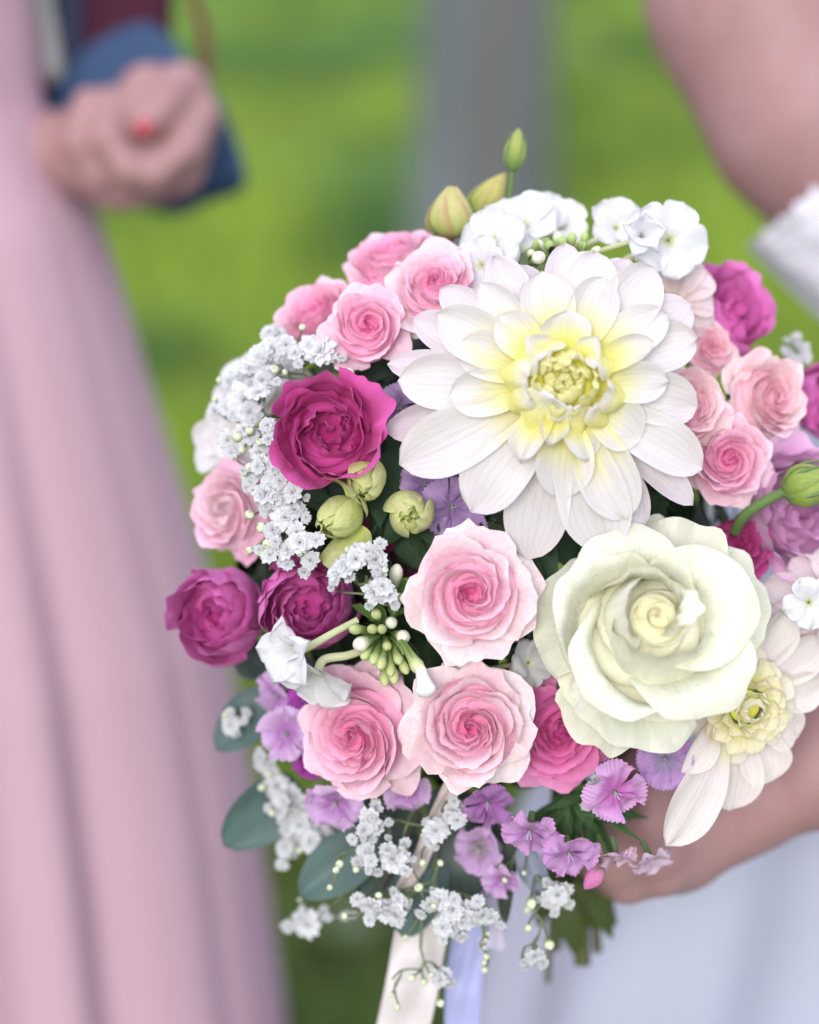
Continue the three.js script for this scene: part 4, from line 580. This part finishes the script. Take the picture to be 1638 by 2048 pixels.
fringed('violet flower in shade tucked under the bottom dahlia petal', 985, 1040, 50, 0.04, [0.1, -0.1, 1], 22, { c0: '#c0a6d6', c1: '#ccb4e0', eye: '#7a5a90' });
fringed('lilac flower among dark leaves between the trailing florets and the lilac pair', 1005, 1765, 40, 0.06, [-0.1, -0.5, 0.85], 23);
fringed('dark wine red small flower below the round green bud', 752, 1078, 40, 0.04, [0, 0, 1], 18, { c0: '#7a1448', c1: '#8e2058', eye: '#4a0828' });
fringed('dark wine red small flower hidden beside the pink rose', 810, 1118, 40, 0.05, [0, 0, 1], 19, { c0: '#5e1038', c1: '#701848', eye: '#3a0620' });
fringed('violet flower low behind the white phlox flower', 575, 1335, 45, 0.075, [-0.4, 0, 0.9], 20, { c0: '#c0a6d6', c1: '#ccb4e0' });
calyxBud('small pink pointed bud hanging beside the lilac pair', 1205, 1738, 1168, 1778, 19, 0.04, [[1205, 1738, 0.04], [1212, 1710, 0.045], [1180, 1640, 0.06]], { c1: '#e08cc0', c2: '#d894b8', c3: '#e4a8d0', edge: 0.4, twist: 0.8, sepal: 0.4, sw: 4 });
{ // narrow green bracts below the deep pink rose
  const o = P(1150, 1590, 0.055), t = thing('leaf_tuft', 'tuft of narrow dark green leaves below the deep pink rose', 'leaves', null, o), r = rng(3);
  for (let i = 0; i < 46; i++) { const a = -PI / 2 + (r() - 0.45) * 2.5, l = 60 + 90 * r(), x = 1150 + 60 * (r() - 0.5), y = 1590 + 40 * (r() - 0.5), d = 0.05 + 0.03 * r(), g0 = 0.7 + 0.7 * r(); mesh('leaf', blade({ b: P(x, y, d).sub(o), tip: P(x + cos(a) * l * 1.15, y - sin(a) * l, d - 0.012 + 0.02 * r()).sub(o), W: S(9 + 5 * r()), out: 'leaf', roll: 0.9, arch: 0.12, side: V3(-sin(a), 0, 0).addScaledVector(UPV, cos(a)), nu: 5, nv: 9 }, (s) => [0.045 * g0, 0.115 * g0, 0.03 * g0]), M.leaf, t); }
}
// ---------------------------------------------------------------- white phlox
const PW = [0.78, 0.79, 0.82];
function phloxFloret(t, org, px, py, dz, n, R, tubeFrom, o = {}) {
  const g = new THREE.Group(); g.name = 'floret'; t.add(g); const z = face(g, n, o.spin ?? 0.3), sc = S(R, dz), c = P(px, py, dz); g.position.copy(c).sub(org); const r = rng(px);
  for (let i = 0; i < (o.petals ?? 5); i++) { const a = i * 6.2832 / (o.petals ?? 5) + (r() - 0.5) * 0.3, up = (o.up ?? 0.1) + (r() - 0.5) * 0.15; mesh('petal', blade({ b: polar(a, 0.05, -0.05).multiplyScalar(sc), tip: polar(a, cos(up * 1.5), sin(up * 1.5)).multiplyScalar(sc), W: 0.5 * sc, out: 'round', roll: o.roll ?? 0.45, arch: 0.05, curl: (o.curl ?? -0.1) + (r() - 0.5) * 0.2, wave: 0.45, twist: (r() - 0.5) * 0.3, seed: i + px, nu: 10, nv: 12 }, (s, v) => mixc([0.7, 0.74, 0.42], o.c ?? PW, sm(0, 0.22, v))), M.white, g); }
  const inv = g.quaternion.clone().invert(), f = P(...tubeFrom).sub(c).applyQuaternion(inv);
  mesh('tube', paint(tube([V3(0, 0, 0), V3(0, 0, -0.35 * sc), f.clone().multiplyScalar(0.55).add(V3(0, 0, -0.1 * sc)), f], 0.11 * sc, 16, 10, 0.09 * sc), (x, y, zz) => [0.66, 0.7, 0.42]), M.white, g);
}
function greenBud(t, org, from, to, w, o = {}) {               // slim calyx bud with a pale tip
  const a = P(...from).sub(org), b = P(...to).sub(org), ax = b.clone().sub(a), L = ax.length(), W = S(w, to[2]);
  const prof = [[0.02, 0], [0.34, 0.04], [0.5, 0.2], [0.62, 0.45], [0.8, 0.66], [1, 0.8], [0.86, 0.9], [0.45, 0.97], [0.02, 1]].map(([x, y]) => new THREE.Vector2(x * W, y * L)), g = new THREE.LatheGeometry(prof, 12);
  const ca = o.c0 ?? [0.22, 0.32, 0.09], cb = o.c1 ?? [0.55, 0.62, 0.28]; paint(g, (x, y) => mixc(ca, cb, sm(0.45, 0.95, y / L)));
  g.applyQuaternion(new THREE.Quaternion().setFromUnitVectors(V3(0, 1, 0), ax.normalize())); g.translate(a.x, a.y, a.z); const m = mesh('bud', g, M.green, t);
  if (o.sep !== 0) { const q = new THREE.Quaternion().setFromUnitVectors(V3(0, 1, 0), ax), s = []; for (let i = 0; i < 5; i++) { const p = i * 1.257 + w; s.push(blade({ b: V3(cos(p) * W * 0.45, 0.1 * L, sin(p) * W * 0.45), tip: V3(cos(p) * W * 0.95, 0.72 * L, sin(p) * W * 0.95), W: W * 0.24, out: 'sepal', roll: 0.4, side: V3(-sin(p), 0, cos(p)), nu: 3, nv: 6 }, () => [0.14, 0.25, 0.06])); } const h = mergeGeometries(s); h.applyQuaternion(q); h.translate(a.x, a.y, a.z); mesh('sepals', h, M.green, m); }
}
{
  const o = P(775, 1265, 0.03), t = thing('phlox', 'white phlox with green bud cluster between the magenta bloom and pink roses', 'phlox', 'white phlox stalks', o);
  phloxFloret(t, o, 597, 1300, 0.012, [-0.55, -0.1, 0.83], 76, [715, 1240, 0.022], { up: 0.65, roll: 0.8, curl: -0.35, spin: 0.4 });
  phloxFloret(t, o, 635, 1345, 0.02, [-0.35, -0.75, 0.55], 88, [740, 1295, 0.028], { up: 0.35, roll: 0.5, curl: -0.3, petals: 5, spin: 0.1 });
  greenBud(t, o, [800, 1275, 0.02], [842, 1345, 0.008], 15, { c1: [0.6, 0.66, 0.36] });
  greenBud(t, o, [838, 1325, 0.01], [855, 1394, 0.004], 22, { c0: [0.8, 0.82, 0.7], c1: [0.86, 0.87, 0.87], sep: 0 });
  const r = rng(8);
  for (const [x, y, w, wht] of [[750, 1215, 14], [785, 1235, 16, 1], [812, 1268, 18, 1], [712, 1285, 20, 1], [740, 1250, 13], [700, 1250, 14], [762, 1250, 13], [775, 1290, 13], [760, 1330, 15], [745, 1320, 13], [782, 1345, 13], [800, 1320, 14], [820, 1300, 13], [725, 1310, 14], [790, 1360, 14], [770, 1365, 14], [815, 1340, 13], [800, 1180, 14], [795, 1120, 18, 1]]) greenBud(t, o, [773 + (x - 773) * 0.25 + 10 * (r() - 0.5), 1262 + (y - 1262) * 0.25, 0.035], [x, y + 8, 0.012 + 0.012 * r()], w * 0.8, wht ? { c1: [0.8, 0.82, 0.68] } : {});
  for (const [x0, y0, x1, y1, w] of [[760, 1240, 702, 1210, 14], [800, 1200, 795, 1150, 22], [790, 1215, 825, 1170, 18], [770, 1250, 740, 1195, 14], [800, 1230, 840, 1210, 14]]) mesh('leaf', blade({ b: P(x0, y0, 0.03).sub(o), tip: P(x1, y1, 0.022).sub(o), W: S(w), out: 'leaf', roll: 0.6, side: V3(1, 0, 0).addScaledVector(UPV, 0.2) }, () => [0.1, 0.2, 0.04]), M.leaf, t);
  mesh('stem', paint(tube([V3(), P(790, 1300, 0.06).sub(o), P(900, 1450, 0.12).sub(o)], S(9), 10, 8), [0.12, 0.2, 0.06]), M.green, t);
}
{
  const o = P(1105, 500, 0.035), t = thing('phlox', 'white phlox with green buds peeping over the top of the largest dahlia', 'phlox', 'white phlox stalks', o);
  phloxFloret(t, o, 985, 482, 0.05, [-0.45, 0.25, 0.85], 74, [1080, 505, 0.05], { up: 0.05, spin: 0.5 });
  phloxFloret(t, o, 1050, 452, 0.06, [-0.2, 0.45, 0.85], 76, [1095, 500, 0.05], { up: 0.25, spin: 1.0 });
  phloxFloret(t, o, 962, 530, 0.048, [-0.5, 0.1, 0.85], 62, [1060, 540, 0.05], { up: 0.15, spin: 0.1 });
  phloxFloret(t, o, 1082, 436, 0.08, [-0.1, 0.5, 0.85], 60, [1100, 500, 0.06], { up: 0.25, spin: 0.9 });
  phloxFloret(t, o, 1120, 455, 0.075, [0.05, 0.4, 0.9], 62, [1110, 500, 0.05], { up: 0.3, spin: 0.7, c: [0.84, 0.83, 0.84] });
  phloxFloret(t, o, 1232, 455, 0.07, [0.1, 0.4, 0.9], 62, [1150, 500, 0.05], { up: 0.35, spin: 0.2, c: [0.82, 0.81, 0.86] });
  phloxFloret(t, o, 1282, 474, 0.04, [0.05, 0.1, 1], 56, [1190, 505, 0.05], { up: 0.75, roll: 0.9, curl: -0.4 });
  phloxFloret(t, o, 1338, 480, 0.048, [0.3, 0.1, 0.95], 84, [1250, 520, 0.06], { up: 0.12, spin: 1.2 });
  const r = rng(4);
  for (let i = 0; i < 22; i++) { const a = PI * (0.06 + 0.9 * r()), l = 34 + 34 * r(), x = 1070 + 90 * r(); greenBud(t, o, [x, 525, 0.045], [x + cos(a) * l * 0.6 + (x - 1115) * 0.25, 518 - sin(a) * l, 0.03 + 0.025 * r()], 7 + 4 * r(), i % 5 ? { c1: [0.45, 0.58, 0.22] } : { c1: [0.8, 0.82, 0.6] }); }
  greenBud(t, o, [1060, 530, 0.04], [1082, 512, 0.02], 14, { c1: [0.82, 0.84, 0.66] });
  mesh('stem', paint(tube([V3(), P(1110, 560, 0.07).sub(o), P(1100, 700, 0.11).sub(o)], S(9), 10, 8), [0.12, 0.2, 0.06]), M.green, t);
}
{
  const o = P(1000, 1335, 0.045), t = thing('phlox', 'white phlox flower with shade painted into its grey petals left of the cream rose', 'phlox', 'white phlox stalks', o);
  phloxFloret(t, o, 1058, 1325, 0.035, [0.35, 0.15, 0.9], 52, [960, 1340, 0.05], { up: 0.2, spin: 0.9, c: [0.6, 0.62, 0.62] });  // petal white greyed, the shade is painted into the colour
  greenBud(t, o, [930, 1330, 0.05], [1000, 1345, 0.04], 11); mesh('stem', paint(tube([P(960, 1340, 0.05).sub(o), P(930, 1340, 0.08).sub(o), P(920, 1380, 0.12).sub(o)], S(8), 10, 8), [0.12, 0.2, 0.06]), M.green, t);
}
{
  const o = P(1620, 1215, 0.03), t = thing('phlox', 'single white phlox flower at the right edge over the pale pink dahlia', 'phlox', 'white phlox stalks', o);
  phloxFloret(t, o, 1618, 1205, 0.02, [0.1, 0, 1], 56, [1660, 1260, 0.05], { up: 0.1, spin: 0.8 });
  mesh('stem', paint(tube([P(1660, 1260, 0.05).sub(o), P(1640, 1300, 0.07).sub(o), P(1560, 1380, 0.11).sub(o)], S(8), 10, 8), [0.12, 0.2, 0.06]), M.green, t);
}
// ---------------------------------------------------------------- eucalyptus and other leaves
const euc = (label, stem, leaves) => {
  const o = P(...stem[0]), t = thing('eucalyptus_sprig', label, 'eucalyptus', 'eucalyptus sprigs', o);
  for (const [x0, y0, d0, x1, y1, d1, w, tw = 0, c = [0.075, 0.135, 0.125]] of leaves) mesh('leaf', blade({ b: P(x0, y0, d0).sub(o), tip: P(x1, y1, d1).sub(o), W: S(w, d1), out: 'oval', roll: 0.5, arch: 0.08, twist: tw, wave: 0.12, seed: x0, nu: 14, nv: 16, side: V3((y1 - y0), 0, 0).addScaledVector(UPV, (x1 - x0)).normalize() }, (s, v) => { const k = 0.85 + 0.3 * vnoise(s * 3 + x0, v * 4, 3) + 0.25 * exp(-pow(s / 0.04, 2)); return [c[0] * k, c[1] * k, c[2] * k]; }), M.leaf, t);
  mesh('stem', paint(tube(stem.map((p) => P(...p).sub(o)), S(5), 16, 6), [0.13, 0.12, 0.08]), M.green, t);
};
euc('teal eucalyptus leaves sticking out at the lower left rim', [[620, 1540, 0.1], [560, 1500, 0.105], [520, 1440, 0.11]], [[560, 1385, 0.1, 432, 1500, 0.1, 52, 0.3], [590, 1560, 0.105, 445, 1690, 0.1, 62, -0.2], [560, 1320, 0.1, 470, 1330, 0.11, 40, 0.3, [0.03, 0.06, 0.055]], [470, 1290, 0.1, 540, 1340, 0.1, 38, 0, [0.03, 0.055, 0.05]]]);
euc('grey green eucalyptus leaves hanging at the bottom of the bouquet', [[840, 1620, 0.09], [800, 1700, 0.085], [760, 1780, 0.09]], [[760, 1670, 0.085, 598, 1790, 0.085, 58, 0.2], [870, 1700, 0.085, 805, 1875, 0.08, 55, 0.1], [900, 1640, 0.085, 940, 1800, 0.085, 68, 0.2, [0.075, 0.11, 0.1]], [840, 1620, 0.09, 700, 1690, 0.09, 45, 0, [0.05, 0.09, 0.075]], [860, 1590, 0.09, 960, 1660, 0.09, 50, 0, [0.05, 0.085, 0.07]], [900, 1600, 0.1, 1010, 1720, 0.1, 55, 0.3, [0.06, 0.1, 0.085]], [760, 1580, 0.1, 640, 1640, 0.1, 50, 0.2, [0.06, 0.1, 0.09]], [820, 1650, 0.095, 720, 1800, 0.095, 48, -0.2, [0.06, 0.1, 0.09]]]);
euc('dark grey green leaf behind the pink rose and left petals of cream rose', [[1100, 1400, 0.06], [1090, 1340, 0.055], [1080, 1280, 0.05]], [[1100, 1380, 0.05, 1085, 1235, 0.045, 55, 0.1, [0.09, 0.115, 0.095]], [1080, 1260, 0.03, 1120, 1215, 0.03, 14, 0.6, [0.08, 0.12, 0.05]], [1130, 1400, 0.045, 1180, 1330, 0.04, 40, 0, [0.06, 0.09, 0.06]]]);
euc('bluish grey leaf hanging right of the trailing white florets', [[1050, 1640, 0.08], [1060, 1690, 0.075], [1062, 1720, 0.07]], [[1045, 1690, 0.07, 1095, 1795, 0.065, 30, 0.3, [0.24, 0.28, 0.36]], [1030, 1660, 0.08, 1010, 1850, 0.075, 22, 0.5, [0.06, 0.09, 0.06]]]);
// ---------------------------------------------------------------- ribbons
const satin = (c) => new THREE.MeshPhysicalMaterial({ color: new THREE.Color().setRGB(...c), side: THREE.DoubleSide, roughness: 0.38, sheen: 0.4, sheenColor: new THREE.Color(1, 1, 1), transmission: 0.15, thickness: 0, bumpMap: weave, bumpScale: 0.0002 });
function ribbon(label, pts, w, c, tw) {
  const o = P(...pts[0]), t = thing('ribbon', label, 'ribbon', 'ribbons tied round the stems', o), cv = new THREE.CatmullRomCurve3(pts.map((p) => P(...p).sub(o))), d = pts[0][2];
  const at = (s, v, k) => { const p = cv.getPointAt(v), g = cv.getTangentAt(v), a = tw[0] + (tw[1] - tw[0]) * v, u = g.clone().cross(FWD).normalize(), n = u.clone().cross(g), hw = S(w, d) * s * k; return p.addScaledVector(u, hw * cos(a)).addScaledVector(n, hw * sin(a) + 0.0012 * sin(s * 4 + v * 9) + 0.0016 * sin(v * 17)); };
  mesh('band', sheet(10, 50, (s, v) => at(s, v, 0.96).toArray()), satin(c), t);
  for (const e of [-1, 1]) mesh('edge', tube(Array.from({ length: 30 }, (_, i) => at(e, i / 29, 0.97)), S(2.2, d), 60, 5), satin(c.map((x) => x * 0.94)), t);
}
ribbon('cream white satin ribbon tail hanging lowest under the trailing florets', [[880, 1700, 0.1], [850, 1830, 0.085], [822, 1980, 0.085], [790, 2130, 0.09]], 52, [0.78, 0.72, 0.72], [0.1, -0.1]);
ribbon('periwinkle blue satin ribbon tail beside the cream ribbon', [[985, 1720, 0.11], [950, 1830, 0.1], [928, 1960, 0.1], [925, 2130, 0.1]], 36, [0.46, 0.5, 0.82], [0.3, -0.4]);
ribbon('pale lilac satin ribbon piece right of the trailing white florets', [[1030, 1640, 0.1], [1000, 1740, 0.095], [975, 1830, 0.095], [985, 1895, 0.1]], 28, [0.66, 0.62, 0.78], [0.2, -0.3]);
ribbon('narrow blush ribbon running between the dark leaves under the roses', [[905, 1570, 0.06], [872, 1640, 0.058], [845, 1710, 0.062], [800, 1790, 0.075]], 16, [0.8, 0.7, 0.68], [0.1, 0.3]);
renderer.render(scene, camera);
